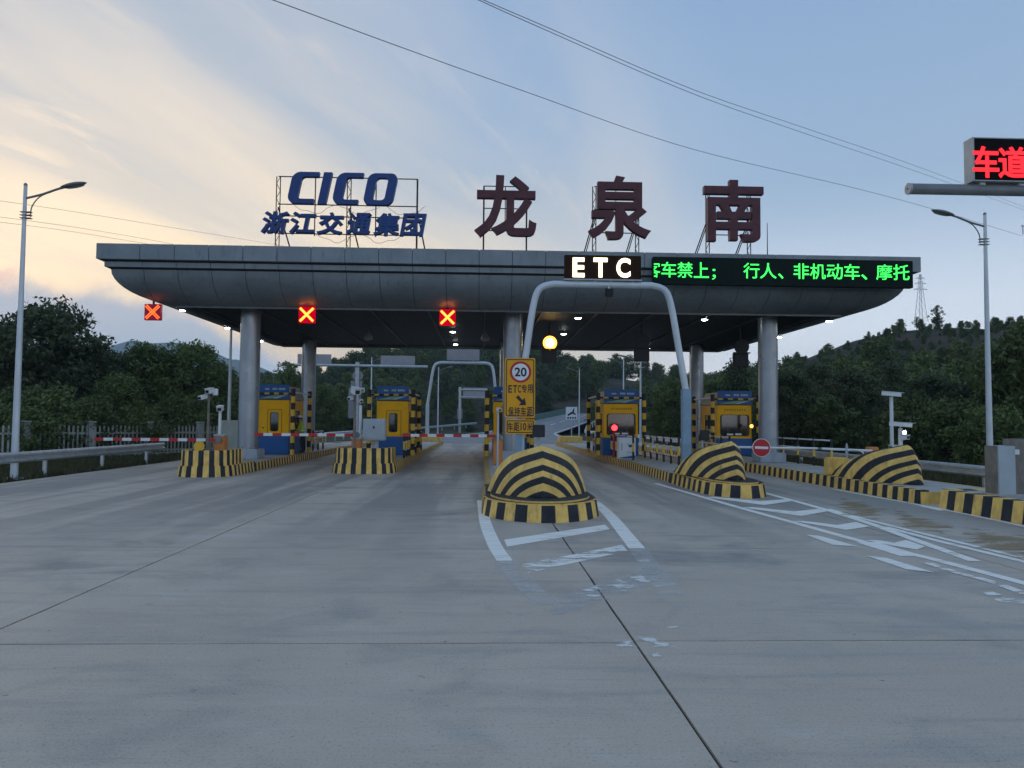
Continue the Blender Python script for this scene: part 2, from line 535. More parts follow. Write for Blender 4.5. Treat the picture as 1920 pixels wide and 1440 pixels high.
# ------------------------------------------------------------------ mesh helpers
class MB:
    """collects faces in world coordinates; build() links them as ONE mesh object"""
    def __init__(self):
        self.v, self.f, self.m, self.s = [], [], [], []

    def face(self, pts, mi=0, smooth=False):
        i = len(self.v)
        self.v += [tuple(p) for p in pts]
        self.f.append(tuple(range(i, i + len(pts))))
        self.m.append(mi)
        self.s.append(smooth)

    def box(self, x0, x1, y0, y1, z0, z1, mi=0):
        i = len(self.v)
        self.v += [(x0, y0, z0), (x1, y0, z0), (x1, y1, z0), (x0, y1, z0), (x0, y0, z1), (x1, y0, z1), (x1, y1, z1), (x0, y1, z1)]
        for q in ((3, 2, 1, 0), (4, 5, 6, 7), (0, 1, 5, 4), (1, 2, 6, 5), (2, 3, 7, 6), (3, 0, 4, 7)):
            self.f.append(tuple(i + k for k in q))
            self.m.append(mi)
            self.s.append(False)
        return self

    def cbox(self, c, sx, sy, sz, rz=0.0, rx=0.0, ry=0.0, mi=0):
        M = Matrix.Rotation(rz, 3, 'Z') @ Matrix.Rotation(ry, 3, 'Y') @ Matrix.Rotation(rx, 3, 'X')
        i = len(self.v)
        for x, y, z in ((-1, -1, -1), (1, -1, -1), (1, 1, -1), (-1, 1, -1), (-1, -1, 1), (1, -1, 1), (1, 1, 1), (-1, 1, 1)):
            p = M @ Vector((x * sx / 2, y * sy / 2, z * sz / 2)) + Vector(c)
            self.v.append(tuple(p))
        for q in ((3, 2, 1, 0), (4, 5, 6, 7), (0, 1, 5, 4), (1, 2, 6, 5), (2, 3, 7, 6), (3, 0, 4, 7)):
            self.f.append(tuple(i + k for k in q))
            self.m.append(mi)
            self.s.append(False)
        return self

    def tube(self, pts, r, n=10, mi=0, caps=True):
        pts = [Vector(p) for p in pts]
        rs = r if isinstance(r, (list, tuple)) else [r] * len(pts)
        rings = []
        up = None
        for k, p in enumerate(pts):
            d = (pts[min(k + 1, len(pts) - 1)] - pts[max(k - 1, 0)]).normalized()
            if up is None:
                up = Vector((0, 0, 1)) if abs(d.z) < 0.9 else Vector((0, 1, 0))
            a = d.cross(up).normalized()
            b = a.cross(d).normalized()
            up = b
            rings.append([p + a * (math.cos(2 * PI * j / n) * rs[k]) + b * (math.sin(2 * PI * j / n) * rs[k]) for j in range(n)])
        i = len(self.v)
        for rg in rings:
            self.v += [tuple(q) for q in rg]
        for k in range(len(pts) - 1):
            for j in range(n):
                j2 = (j + 1) % n
                self.f.append((i + k * n + j, i + k * n + j2, i + (k + 1) * n + j2, i + (k + 1) * n + j))
                self.m.append(mi)
                self.s.append(True)
        if caps:
            self.face(rings[0], mi)
            self.face(list(reversed(rings[-1])), mi)
        return self

    def lathe(self, c, prof, n=24, mi=0, smooth=True):
        """prof: (radius, z) from bottom to top, about the vertical through c"""
        i = len(self.v)
        for r, z in prof:
            for j in range(n):
                a = 2 * PI * j / n
                self.v.append((c[0] + r * math.cos(a), c[1] + r * math.sin(a), c[2] + z))
        for k in range(len(prof) - 1):
            for j in range(n):
                j2 = (j + 1) % n
                self.f.append((i + k * n + j, i + k * n + j2, i + (k + 1) * n + j2, i + (k + 1) * n + j))
                self.m.append(mi)
                self.s.append(smooth)
        return self

    def prism_z(self, poly, z0, z1, mi=0, top=True, mi_top=None, bottom=False):
        n = len(poly)
        for k in range(n):
            a, b = poly[k], poly[(k + 1) % n]
            self.face([(a[0], a[1], z0), (b[0], b[1], z0), (b[0], b[1], z1), (a[0], a[1], z1)], mi)
        if top:
            self.face([(p[0], p[1], z1) for p in poly], mi if mi_top is None else mi_top)
        if bottom:
            self.face([(p[0], p[1], z0) for p in reversed(poly)], mi)
        return self

    def disc_y(self, c, r, y_thick, n=28, mi=0):
        """a round plate facing the camera side (-Y)"""
        f = [(c[0] + r * math.cos(2 * PI * k / n), c[1], c[2] + r * math.sin(2 * PI * k / n)) for k in range(n)]
        b = [(p[0], p[1] + y_thick, p[2]) for p in f]
        self.face(f, mi)
        self.face(list(reversed(b)), mi)
        for k in range(n):
            k2 = (k + 1) % n
            self.face([f[k], b[k], b[k2], f[k2]], mi)
        return self

    def grid(self, rows, mi=0, smooth=True):
        i, n = len(self.v), len(rows[0])
        for r_ in rows:
            self.v += [tuple(p) for p in r_]
        for k in range(len(rows) - 1):
            for j in range(n - 1):
                self.f.append((i + k * n + j, i + k * n + j + 1, i + (k + 1) * n + j + 1, i + (k + 1) * n + j))
                self.m.append(mi)
                self.s.append(smooth)
        return self

    def mesh(self, name, mats, origin=(0, 0, 0), bevel=0.0, merge=False):
        me = bpy.data.meshes.new(name)
        o = origin
        me.from_pydata([(x - o[0], y - o[1], z - o[2]) for x, y, z in self.v], [], self.f)
        for mm in mats:
            me.materials.append(MATS[mm] if isinstance(mm, str) else mm)
        me.polygons.foreach_set('material_index', self.m)
        me.polygons.foreach_set('use_smooth', self.s)
        if bevel > 0 or merge:
            bm = bmesh.new()
            bm.from_mesh(me)
            bmesh.ops.remove_doubles(bm, verts=bm.verts, dist=1e-5)
            bmesh.ops.dissolve_degenerate(bm, dist=1e-5, edges=bm.edges)
            if bevel > 0:
                es = [e for e in bm.edges if len(e.link_faces) == 2 and e.calc_face_angle(0) > 0.5]
                bmesh.ops.bevel(bm, geom=es, offset=bevel, segments=2, affect='EDGES', clamp_overlap=True)
            bm.to_mesh(me)
            bm.free()
        me.validate()
        me.update()
        return me

    def build(self, name, mats, parent=None, origin=None, bevel=0.0, merge=False):
        if isinstance(mats, str):
            mats = [mats]
        if origin is None:
            origin = parent.matrix_world.translation if parent is not None else (0, 0, 0)
        o = bpy.data.objects.new(name, self.mesh(name, mats, origin, bevel, merge))
        COL.objects.link(o)
        if parent is not None:
            o.parent = parent
            off = Vector(origin) - WLOC.get(parent.name, Vector((0, 0, 0)))
            o.location = off
            WLOC[o.name] = Vector(origin)
        else:
            o.location = origin
            WLOC[o.name] = Vector(origin)
        return o


WLOC = {}


def tag(o, label=None, cat=None, group=None, kind=None):
    if label:
        o['label'] = label
    if cat:
        o['category'] = cat
    if group:
        o['group'] = group
    if kind:
        o['kind'] = kind
    return o


def thing(name, label, cat, loc=(0, 0, 0), group=None):
    o = bpy.data.objects.new(name, None)
    o.empty_display_size = 0.3
    COL.objects.link(o)
    o.location = loc
    o.matrix_world = Matrix.Translation(loc)
    WLOC[o.name] = Vector(loc)
    tag(o, label, cat, group)
    return o


def part(mb, name, mats, parent, bevel=0.0, merge=False):
    """a part: its mesh in the coordinates of its parent"""
    return mb.build(name, mats, parent, origin=WLOC[parent.name], bevel=bevel, merge=merge)


def one(mb, name, mats, label, cat, loc, group=None, bevel=0.0, kind=None, merge=False):
    """a thing that is one mesh"""
    return tag(mb.build(name, mats, None, origin=loc, bevel=bevel, merge=merge), label, cat, group, kind)


def copy_tree(o, parent=None, loc=None, rz=None, scale=None, label=None, group=None):
    c = o.copy()
    COL.objects.link(c)
    if parent is not None:
        c.parent = parent
    if loc is not None:
        c.location = loc
    if rz is not None:
        c.rotation_euler = (0, 0, rz)
    if scale is not None:
        c.scale = scale if isinstance(scale, (tuple, list)) else (scale, scale, scale)
    if label:
        c['label'] = label
    if group:
        c['group'] = group
    for ch in [q for q in bpy.data.objects if q.parent == o]:
        copy_tree(ch, c)
    return c


def lerp(a, b, t):
    return a + (b - a) * t


def curve_pts(pts, n):
    """Catmull-Rom through points"""
    P = [Vector(p) for p in pts]
    P = [P[0] * 2 - P[1]] + P + [P[-1] * 2 - P[-2]]
    res = []
    for i in range(1, len(P) - 2):
        for k in range(n):
            t = k / n
            a, b, c, d = P[i - 1], P[i], P[i + 1], P[i + 2]
            res.append(0.5 * ((2 * b) + (c - a) * t + (2 * a - 5 * b + 4 * c - d) * t * t + (3 * b - a - 3 * c + d) * t ** 3))
    res.append(P[-2])
    return res


GLY = {}


def glyph(s, offset=0.0, shear=0.0):
    """outline of a character as a flat-extruded mesh, scaled to the unit box (x, z), depth -1..1"""
    k = (s, offset, shear)
    if k in GLY:
        return GLY[k]
    c = bpy.data.curves.new('txt', 'FONT')
    c.body, c.size, c.shear, c.extrude, c.resolution_u = s, 1.0, shear, 0.5, 4
    c.bevel_depth, c.bevel_resolution = offset, 0
    o = bpy.data.objects.new('txt', c)
    COL.objects.link(o)
    dg = bpy.context.evaluated_depsgraph_get()
    dg.update()
    me = bpy.data.meshes.new_from_object(o.evaluated_get(dg))
    vs = np.array([v.co[:] for v in me.vertices])
    fs = [tuple(p.vertices) for p in me.polygons]
    lo, hi = vs.min(0), vs.max(0)
    vs = np.stack([(vs[:, 0] - lo[0]) / (hi[0] - lo[0]), -(vs[:, 2] - (lo[2] + hi[2]) / 2) / (hi[2] - lo[2]) * 2, (vs[:, 1] - lo[1]) / (hi[1] - lo[1])], 1)
    bpy.data.objects.remove(o)
    bpy.data.curves.remove(c)
    bpy.data.meshes.remove(me)
    GLY[k] = (vs, fs)
    return GLY[k]


def add_text(mb, s, X0, X1, Z0, Z1, Y, depth=0.01, offset=0.0, shear=0.0, mi=0, keep=None, slope=0.0):
    """text standing in the plane y = Y and read from -Y, fitted to X0..X1, Z0..Z1"""
    vs, fs = glyph(s, offset, shear)
    P = [(X0 + a * (X1 - X0), Y + b * depth / 2, Z0 + c * (Z1 - Z0) + slope * (a - 0.5) * (X1 - X0)) for a, b, c in vs]
    if keep:                                     # cut at the edges of a screen
        bm = bmesh.new()
        bv = [bm.verts.new(p) for p in P]
        for f in fs:
            try:
                bm.faces.new([bv[i] for i in f])
            except ValueError:
                pass
        for xx, nx in ((keep[0], -1), (keep[1], 1)):
            bmesh.ops.bisect_plane(bm, geom=bm.verts[:] + bm.edges[:] + bm.faces[:], plane_co=(xx, 0, 0), plane_no=(nx, 0, 0), clear_outer=True)
        bm.verts.index_update()
        P = [tuple(v.co) for v in bm.verts]
        fs = [tuple(v.index for v in f.verts) for f in bm.faces]
        bm.free()
    i = len(mb.v)
    mb.v += [tuple(p) for p in P]
    for f in fs:
        mb.f.append(tuple(i + k for k in f))
        mb.m.append(mi)
        mb.s.append(False)
    return mb


def px_text(mb, s, x0, x1, y0, y1, Y, **kw):
    xm, ym = (x0 + x1) / 2, (y0 + y1) / 2
    return add_text(mb, s, at(x0, ym, Y).x, at(x1, ym, Y).x, at(xm, y1, Y).z, at(xm, y0, Y).z, Y, **kw)


# ------------------------------------------------------------------ ground, slabs, markings
def sheet(name, poly, z, material, kind='structure'):
    mb = MB()
    mb.face([(p[0], p[1], z) for p in poly])
    o = mb.build(name, [material])
    tag(o, kind=kind)
    return o


gmb = MB()
gmb.face([(-6000, -400, -0.06), (6000, -400, -0.06), (6000, 6000, -0.06), (-6000, 6000, -0.06)])
tag(gmb.build('ground', ['grass_ground']), kind='structure')

plaza = sheet('plaza', [(-13.1, -8), (13.2, -8), (13.2, 62), (-13.1, 62)], -0.022, 'joint')
rng = random.Random(3)
XJ = [-13.1, -9.10, -4.08, 1.27, 6.75, 10.0, 13.2]


def slab_outline(x0, x1, y0, y1, gx, gy, jit):
    """slab edges, crumbled a little along the joints"""
    pts = []
    def edge(a, b):
        L = math.hypot(b[0] - a[0], b[1] - a[1])
        n = max(1, int(L / 0.35)) if jit else 1
        for k in range(n):
            t = k / n
            j = (rng.random() ** 3) * 0.010 if (jit and k) else 0.0
            p = [lerp(a[0], b[0], t), lerp(a[1], b[1], t)]
            cx, cy = (x0 + x1) / 2, (y0 + y1) / 2
            if abs(a[1] - b[1]) < 1e-6:
                p[1] += j if cy > p[1] else -j
            else:
                p[0] += j if cx > p[0] else -j
            pts.append(tuple(p))
    c = [(x0 + gx, y0 + gy), (x1 - gx, y0 + gy), (x1 - gx, y1 - gy), (x0 + gx, y1 - gy)]
    for k in range(4):
        edge(c[k], c[(k + 1) % 4])
    return pts


for ci in range(len(XJ) - 1):
    ys = [-8.0]
    y = [1.9, 1.75, 1.75, 1.75, 1.7, 1.7][ci]
    while y < 61:
        ys.append(y)
        y += 4.65 if ci != 2 else 4.6
    ys.append(62.0)
    for ri in range(len(ys) - 1):
        nearj = ys[ri] < 13
        pts = slab_outline(XJ[ci], XJ[ci + 1], ys[ri], ys[ri + 1], 0.010 if ci else 0.006, 0.009, nearj)
        mb = MB()
        mb.prism_z(pts, -0.02, 0.0)
        s_ = mb.build('slab', ['concrete'], plaza, origin=(0, 0, 0))

# road beyond the plaza: level, then a ramp bending right and uphill
road = MB()
ctr = curve_pts([(0, 62, 0.0), (2.0, 85, 0.02), (8.5, 115, 0.9), (19, 150, 2.9), (36, 185, 6.0), (70, 225, 11.0)], 8)
wid = [lerp(13.0, 5.0, min(1, k / 12)) for k in range(len(ctr))]
for k in range(len(ctr) - 1):
    a, b = ctr[k], ctr[k + 1]
    da = (ctr[min(k + 1, len(ctr) - 1)] - ctr[max(k - 1, 0)]).normalized()
    db = (ctr[min(k + 2, len(ctr) - 1)] - ctr[k]).normalized()
    na, nb = Vector((da.y, -da.x, 0)), Vector((db.y, -db.x, 0))
    road.face([a - na * wid[k], a + na * wid[k], b + nb * wid[k + 1], b - nb * wid[k + 1]], 0, True)
tag(road.build('road', ['asphalt'], merge=True), kind='structure')


def ramp_side(k, off):
    k = min(k, len(ctr) - 1)
    d = (ctr[min(k + 1, len(ctr) - 1)] - ctr[max(k - 1, 0)]).normalized()
    return ctr[k] + Vector((d.y, -d.x, 0)) * (wid[k] * off)


# edge and lane lines painted on the ramp
rl = MB()
for off in (-0.92, 0.92):
    for k in range(6, len(ctr) - 1):
        a, b = ramp_side(k, off), ramp_side(k + 1, off)
        n = (b - a).normalized()
        n = Vector((n.y, -n.x, 0)) * 0.09
        rl.face([a - n + Vector((0, 0, .02)), a + n + Vector((0, 0, .02)), b + n + Vector((0, 0, .02)), b - n + Vector((0, 0, .02))])
for k in range(8, len(ctr) - 1, 2):
    a, b = ramp_side(k, 0.05), ramp_side(k + 1, 0.05)
    n = (b - a).normalized()
    n = Vector((n.y, -n.x, 0)) * 0.09
    rl.face([a - n + Vector((0, 0, .02)), a + n + Vector((0, 0, .02)), b + n + Vector((0, 0, .02)), b - n + Vector((0, 0, .02))])
tag(rl.build('ramp_line', ['road_white']), kind='structure')


MARKN = [0]


def line_mark(px, width, material='road_white', name='lane_line', smooth=6):
    pts = [gp(*p) for p in px]
    if len(pts) > 2 and smooth:
        pts = curve_pts(pts, smooth)
    MARKN[0] += 1
    z = 0.003 + 0.00012 * MARKN[0]
    L, Rr = [], []
    for k, p in enumerate(pts):
        d = (pts[min(k + 1, len(pts) - 1)] - pts[max(k - 1, 0)]).normalized()
        n = Vector((d.y, -d.x, 0))
        w = width if not isinstance(width, (list, tuple)) else lerp(width[0], width[1], k / (len(pts) - 1))
        L.append(p - n * w / 2)
        Rr.append(p + n * w / 2)
    mb = MB()
    for k in range(len(pts) - 1):
        mb.face([(L[k].x, L[k].y, z), (Rr[k].x, Rr[k].y, z), (Rr[k + 1].x, Rr[k + 1].y, z), (L[k + 1].x, L[k + 1].y, z)])
    return tag(mb.build(name, [material], merge=True), kind='structure')


def poly_mark(px, material='road_white', name='hatch_marking'):
    MARKN[0] += 1
    z = 0.003 + 0.00012 * MARKN[0]
    mb = MB()
    P = [gp(*p) for p in px]
    mb.face([(p.x, p.y, z) for p in P])
    return tag(mb.build(name, [material]), kind='structure')


def flake_mark(px, material='flake_white', name='worn_paint', grow=1.7):
    """a worn patch: 'core' falls from 1 in the middle to 0 at the rim"""
    MARKN[0] += 1
    z = 0.003 + 0.00012 * MARKN[0]
    P = [gp(*p) for p in px]
    c = sum(P, Vector((0, 0, 0))) / len(P)
    P = [c + (p - c) * grow for p in P]
    mb = MB()
    mb.v.append((c.x, c.y, z))
    for f in (0.5, 1.0):
        mb.v += [(c.x + (p.x - c.x) * f, c.y + (p.y - c.y) * f, z) for p in P]
    n = len(P)
    for k in range(n):
        k2 = (k + 1) % n
        mb.f += [(0, 1 + k, 1 + k2), (1 + k, 1 + n + k, 1 + n + k2, 1 + k2)]
    mb.m, mb.s = [0] * len(mb.f), [False] * len(mb.f)
    o = mb.build(name, [material])
    a = o.data.attributes.new('core', 'FLOAT', 'POINT')
    a.data.foreach_set('value', [1.0] + [0.75] * n + [0.0] * n)
    return tag(o, kind='structure')


def zr(pts, ox, oy, s):
    return [(ox + x * s, oy + y * s) for x, y in pts]


k1 = 560 / 1920
line_mark(zr([(216, 132), (228, 210), (245, 290), (300, 420), (365, 520)], 840, 900, k1), 0.21)
line_mark(zr([(365, 520), (460, 640), (560, 730), (640, 810)], 840, 900, k1), 0.26, 'road_white_ghost')
line_mark(zr([(940, 140), (1000, 190), (1060, 250), (1150, 360), (1215, 440)], 840, 900, k1), 0.24)
line_mark(zr([(1215, 440), (1285, 530), (1370, 640), (1440, 740)], 840, 900, k1), 0.26, 'road_white_ghost')
poly_mark(zr([(360, 385), (1010, 288), (1040, 318), (380, 430)], 840, 900, k1))
poly_mark(zr([(470, 545), (1120, 418), (1155, 458), (515, 600)], 840, 900, k1), 'road_white_worn')
flake_mark(zr([(640, 790), (1225, 605), (1300, 665), (720, 850)], 840, 900, k1), 'flake_ghost')
for pp in ([(850, 710), (960, 678), (975, 705), (900, 718)], [(1020, 680), (1110, 652), (1215, 690), (1120, 708)], [(1165, 628), (1235, 612), (1298, 662), (1240, 655)],
           [(850, 735), (940, 738), (985, 760), (900, 762)], [(1085, 1062), (1160, 1038), (1190, 1070), (1120, 1078)],
           [(1225, 1016), (1270, 1012), (1430, 1056), (1425, 1078), (1330, 1062)], [(1310, 1120), (1350, 1118), (1375, 1140), (1330, 1150)],
           [(1230, 505), (1285, 502), (1290, 522), (1240, 522)], [(1410, 950), (1470, 935), (1480, 955), (1420, 962)]):
    flake_mark(zr(pp, 840, 900, k1))
k2 = 0.375
Z2 = lambda pts: zr(pts, 1200, 860, k2)
line_mark(Z2([(78, 124), (325, 196), (520, 252), (760, 318), (1000, 385), (1150, 425), (1290, 462), (1460, 502), (1700, 565), (1990, 642)]), 0.17, smooth=0)
line_mark(Z2([(1130, 418), (1250, 455), (1360, 488)]), 0.34, smooth=0)
line_mark(Z2([(590, 163), (780, 214), (930, 256), (1050, 292), (1200, 342), (1350, 398), (1500, 452), (1675, 514)]), 0.17, smooth=0)
line_mark(Z2([(940, 252), (1100, 297), (1400, 372), (2100, 542)]), 0.13, smooth=0)
line_mark(Z2([(1225, 342), (1500, 415), (2100, 560)]), 0.14, smooth=0)
line_mark([(1562, 917), (1640, 932), (1740, 950), (1830, 968), (1990, 1002)], 0.13, smooth=0)
poly_mark(Z2([(1385, 236), (1440, 238), (1560, 256), (1500, 262)]))
for pp in ([(325, 193), (365, 191), (600, 213), (740, 203), (775, 211), (620, 233)], [(510, 245), (560, 243), (770, 265), (890, 252), (940, 264), (805, 288)],
           [(755, 312), (815, 312), (985, 333), (1080, 318), (1150, 340), (1030, 358), (960, 345)], [(1125, 408), (1200, 410), (1270, 423), (1330, 408), (1425, 440), (1385, 457), (1240, 432)]):
    poly_mark(Z2(pp), name='chevron_marking')
poly_mark(zr([(830, 382), (900, 387), (1095, 442), (960, 432)], 1200, 860, k2), name='diamond_marking')
poly_mark(zr([(1130, 487), (1230, 497), (1475, 572), (1330, 555)], 1200, 860, k2), name='diamond_marking')
poly_mark(zr([(1715, 672), (1765, 668), (1880, 708), (1935, 712), (1935, 730), (1800, 722)], 1200, 860, k2), 'road_white_worn', name='diamond_marking')
line_mark(zr([(1420, 518), (1580, 570), (1750, 615), (1960, 690)], 1200, 860, k2), 0.13, 'road_white_worn')
flake_mark(zr([(1030, 212), (1180, 247), (1165, 292), (1025, 268)], 1200, 860, k2), 'flake_ochre', 'speed_marking')
flake_mark(zr([(1315, 278), (1505, 325), (1498, 375), (1308, 338)], 1200, 860, k2), 'flake_ochre', 'speed_marking')
flake_mark(zr([(1690, 362), (2000, 420), (2000, 500), (1720, 445)], 1200, 860, k2), 'flake_ochre', 'speed_marking')


# ------------------------------------------------------------------ toll islands
def offset_path(path, d):
    """offsets an open XY path to its left by d"""
    res = []
    for k, p in enumerate(path):
        a = path[max(k - 1, 0)]
        b = path[min(k + 1, len(path) - 1)]
        t = Vector((b[0] - a[0], b[1] - a[1], 0)).normalized()
        res.append((p[0] - t.y * d, p[1] + t.x * d))
    return res


def resample(path, step, phase=0.0):
    """points along a path at every `step` metres"""
    pts = [Vector((p[0], p[1], 0)) for p in path]
    res = [pts[0]]
    acc, need = 0.0, step * (1 - phase)
    for k in range(len(pts) - 1):
        a, b = pts[k], pts[k + 1]
        L = (b - a).length
        pos = 0.0
        while L - pos >= need:
            pos += need
            res.append(a.lerp(b, pos / L))
            need = step
        need -= L - pos
    if (res[-1] - pts[-1]).length > 1e-4:
        res.append(pts[-1])
    return [(p.x, p.y) for p in res]


def nose_path(x0, x1, yn, depth, y_back, n=28, blunt=2.0):
    """left side back -> round the nose -> right side back"""
    xc, w = (x0 + x1) / 2, (x1 - x0) / 2
    pts = [(x0, y_back)]
    for k in range(n + 1):
        a = PI - PI * k / n
        ca, sa = math.cos(a), math.sin(a)
        pts.append((xc + w * math.copysign(abs(ca) ** (2 / blunt), ca), yn + depth - depth * abs(sa) ** (2 / blunt)))
    pts.append((x1, y_back))
    return pts


def striped_wall(mb, path, z0, z1, step, flare=0.0, thick=0.0, lean=0.0, col0=0):
    """vertical painted bands along a path: outer face, top edge, inner face"""
    P = resample(path, step)
    Q = offset_path(P, -flare) if flare else P
    I = offset_path(P, thick) if thick else None
    for k in range(len(P) - 1):
        mi = (k + col0) % 2
        mb.face([(Q[k][0], Q[k][1], z0), (Q[k + 1][0], Q[k + 1][1], z0), (P[k + 1][0], P[k + 1][1], z1), (P[k][0], P[k][1], z1)], mi)
        if I:
            mb.face([(P[k][0], P[k][1], z1), (P[k + 1][0], P[k + 1][1], z1), (I[k + 1][0], I[k + 1][1], z1), (I[k][0], I[k][1], z1)], mi)
            mb.face([(I[k][0], I[k][1], z1), (I[k + 1][0], I[k + 1][1], z1), (I[k + 1][0], I[k + 1][1], z0), (I[k][0], I[k][1], z0)], mi)
    return P


DECK = 0.28


def island_body(t, x0, x1, yn, depth, y_end, blunt, step, near_len):
    """kerb bands, deck and rear end of one island"""
    path = nose_path(x0, x1, yn, depth, y_end, blunt=blunt)
    k_ = MB()
    striped_wall(k_, path, 0.0, DECK, step, flare=0.03, thick=0.15)
    k_.face([(x0, y_end, 0), (x1, y_end, 0), (x1, y_end, DECK), (x0, y_end, DECK)], 0)
    part(k_, 'kerb', ['kerb_yellow', 'kerb_black'], t)
    d = MB()
    inner = offset_path(path, 0.15)
    d.face([(p[0], p[1], DECK - 0.012) for p in reversed(inner)])
    part(d, 'deck', ['deck'], t)
    rear = MB()
    xc, w = (x0 + x1) / 2, (x1 - x0) / 2 - 0.06
    rp = [(xc - w, y_end - 2.6)] + [(xc - w * math.cos(PI * k / 12), y_end - 1.3 + 1.25 * math.sin(PI * k / 12)) for k in range(13)] + [(xc + w, y_end - 2.6)]
    rear.prism_z(rp, DECK, 0.72)
    part(rear, 'rear_block', ['kerb_yellow'], t, merge=True)
    return path


def wall_nose(t, x0, x1, yn, depth, blunt, length, top):
    """upright striped crash wall round the nose (open at the back); the bands run on over the step"""
    low = resample(nose_path(x0 - 0.02, x1 + 0.02, yn - 0.02, depth, yn + length + 1.2, blunt=blunt), 0.172)
    zs = DECK + 0.06
    def bands(pts, z0, z1, flare, thick, name):
        m = MB()
        Q, I = offset_path(pts, -flare), offset_path(pts, thick)
        for k in range(len(pts) - 1):
            mi = k % 2
            m.face([(*Q[k], z0), (*Q[k + 1], z0), (*pts[k + 1], z1), (*pts[k], z1)], mi)
            m.face([(*pts[k], z1), (*pts[k + 1], z1), (*I[k + 1], z1), (*I[k], z1)], mi)
            m.face([(*I[k], z1), (*I[k + 1], z1), (*I[k + 1], z0), (*I[k], z0)], mi)
        part(m, name, ['kerb_yellow', 'kerb_black'], t)
    bands(low, 0.0, zs, 0.05, 0.22, 'wall_footing')
    up = offset_path(low, 0.07)
    keep = [k for k, p in enumerate(low) if p[1] < yn + length]
    k0 = keep[0] - keep[0] % 2
    bands(up[k0:keep[-1] + 1], zs, top, 0.015, 0.2, 'crash_wall')


PHI = [0, 8.5, 17, 25, 32, 40, 50, 64, 90]


def bow_dome(t, xc, yb, zb, Wd, Hd, a=0.55, S=1.9):
    """the chevron crash cushion: a steep keel whose painted bands sweep back down both sides"""
    rows = []
    for i in range(len(PHI) - 1):
        for q in range(2):
            ph = R(lerp(PHI[i], PHI[i + 1], q / 2))
            rows.append((a * (1 - math.cos(ph)), Wd * max(0.02, math.sin(ph)) ** 0.62, Hd * math.sin(ph), S * max(0.05, math.sin(ph)), i))
    last = rows[-1]
    for q in range(5):
        rows.append((a + 0.42 * q, Wd * (1 - 0.012 * q * q), Hd * (1 - 0.028 * q * q), S * (1 - 0.04 * q), 8 + q))
    us = [-1 + 2 * k / 24 for k in range(25)]
    grid = []
    for (dy, w, h, sw, i) in rows:
        line = []
        for u in us:
            au = abs(u)
            q_ = min(1.0, h / Hd)
            la = lerp(0.64, 0.34, q_)
            z = zb + h * (1 - (la * au + (1 - la) * au ** lerp(2.2, 5.0, q_)))
            line.append((xc + w * u, yb + dy + sw * (0.45 * au + 0.55 * au ** 1.8), z))
        grid.append(line)
    m = MB()
    for r in range(len(rows) - 1):
        mi = (rows[r][4] + 1) % 2
        for k in range(24):
            m.face([grid[r][k], grid[r][k + 1], grid[r + 1][k + 1], grid[r + 1][k]], mi, True)
    back = grid[-1]
    base = [(p[0], p[1] + 0.05, zb - 0.02) for p in back]
    for k in range(24):
        m.face([back[k], back[k + 1], base[k + 1], base[k]], 1)
    o = part(m, 'chevron_cushion', ['kerb_yellow', 'kerb_black'], t, merge=True)
    # nose strip below the first band
    return o


def bow_base(t, x0, x1, yn, depth, blunt, length, step=0.25):
    low = nose_path(x0 - 0.05, x1 + 0.05, yn - 0.05, depth, yn + length, blunt=blunt)
    m = MB()
    L = sum(math.dist(low[k], low[k + 1]) for k in range(len(low) - 1))
    striped_wall(m, low, 0.0, DECK + 0.02, step, flare=0.05, thick=0.3, col0=1)
    part(m, 'wall_footing', ['kerb_yellow', 'kerb_black'], t)
    for q, (ins, za, zb_) in enumerate(((0.03, DECK + 0.02, DECK + 0.05), (0.13, DECK + 0.05, DECK + 0.085))):
        p2 = nose_path(x0 - 0.05 + ins, x1 + 0.05 - ins, yn - 0.05 + ins, depth, yn + length - 0.2, blunt=blunt)
        md = MB()
        md.prism_z(list(p2), za, zb_, 0, True, 1)
        part(md, 'ledge', ['kerb_yellow' if q == 0 else 'kerb_yellow', 'kerb_black'], t)


IS = {1: (-9.60, -7.95), 2: (-5.12, -3.02), 3: (0.10, 2.22), 4: (5.72, 7.55), 5: (10.02, 12.35)}

t1 = thing('toll_island', 'low toll island at far left with an upright black and yellow striped rounded nose', 'island', (-8.78, 24.2, 0), 'toll islands')
island_body(t1, *IS[1], 24.25, 1.2, 60, 2.6, 0.2, 6)
wall_nose(t1, *IS[1], 24.2, 1.2, 2.6, 1.9, 0.82)
t2 = thing('toll_island', 'toll island with striped drum nose carrying the large grey cabinet', 'island', (-4.07, 26.1, 0), 'toll islands')
island_body(t2, *IS[2], 26.15, 1.2, 60, 2.6, 0.2, 6)
wall_nose(t2, *IS[2], 26.1, 1.2, 2.6, 1.7, 0.86)
t3 = thing('toll_island', 'middle toll island with the nearest big chevron nose, below the yellow speed sign', 'island', (1.16, 13.85, 0), 'toll islands')
island_body(t3, *IS[3], 13.9, 1.5, 60, 1.9, 0.2, 6)
bow_base(t3, *IS[3], 13.85, 1.5, 1.9, 4.5)
bow_dome(t3, 1.15, 14.45, DECK + 0.085, 1.03, 0.98, 0.45, 1.2)
t4 = thing('toll_island', 'toll island right of centre with a chevron nose and hatched white markings in front', 'island', (6.55, 18.45, 0), 'toll islands')
island_body(t4, *IS[4], 20.6, 1.5, 60, 2.2, 0.2, 6)
bow_base(t4, 5.74, 7.16, 18.45, 1.5, 1.9, 4.6)
bow_dome(t4, 6.43, 19.2, DECK + 0.085, 0.86, 0.98, 0.5, 1.9)
t5 = thing('toll_island', 'right edge toll island whose chevron nose has two white cameras behind it', 'island', (11.2, 17.2, 0), 'toll islands')
kb = MB()
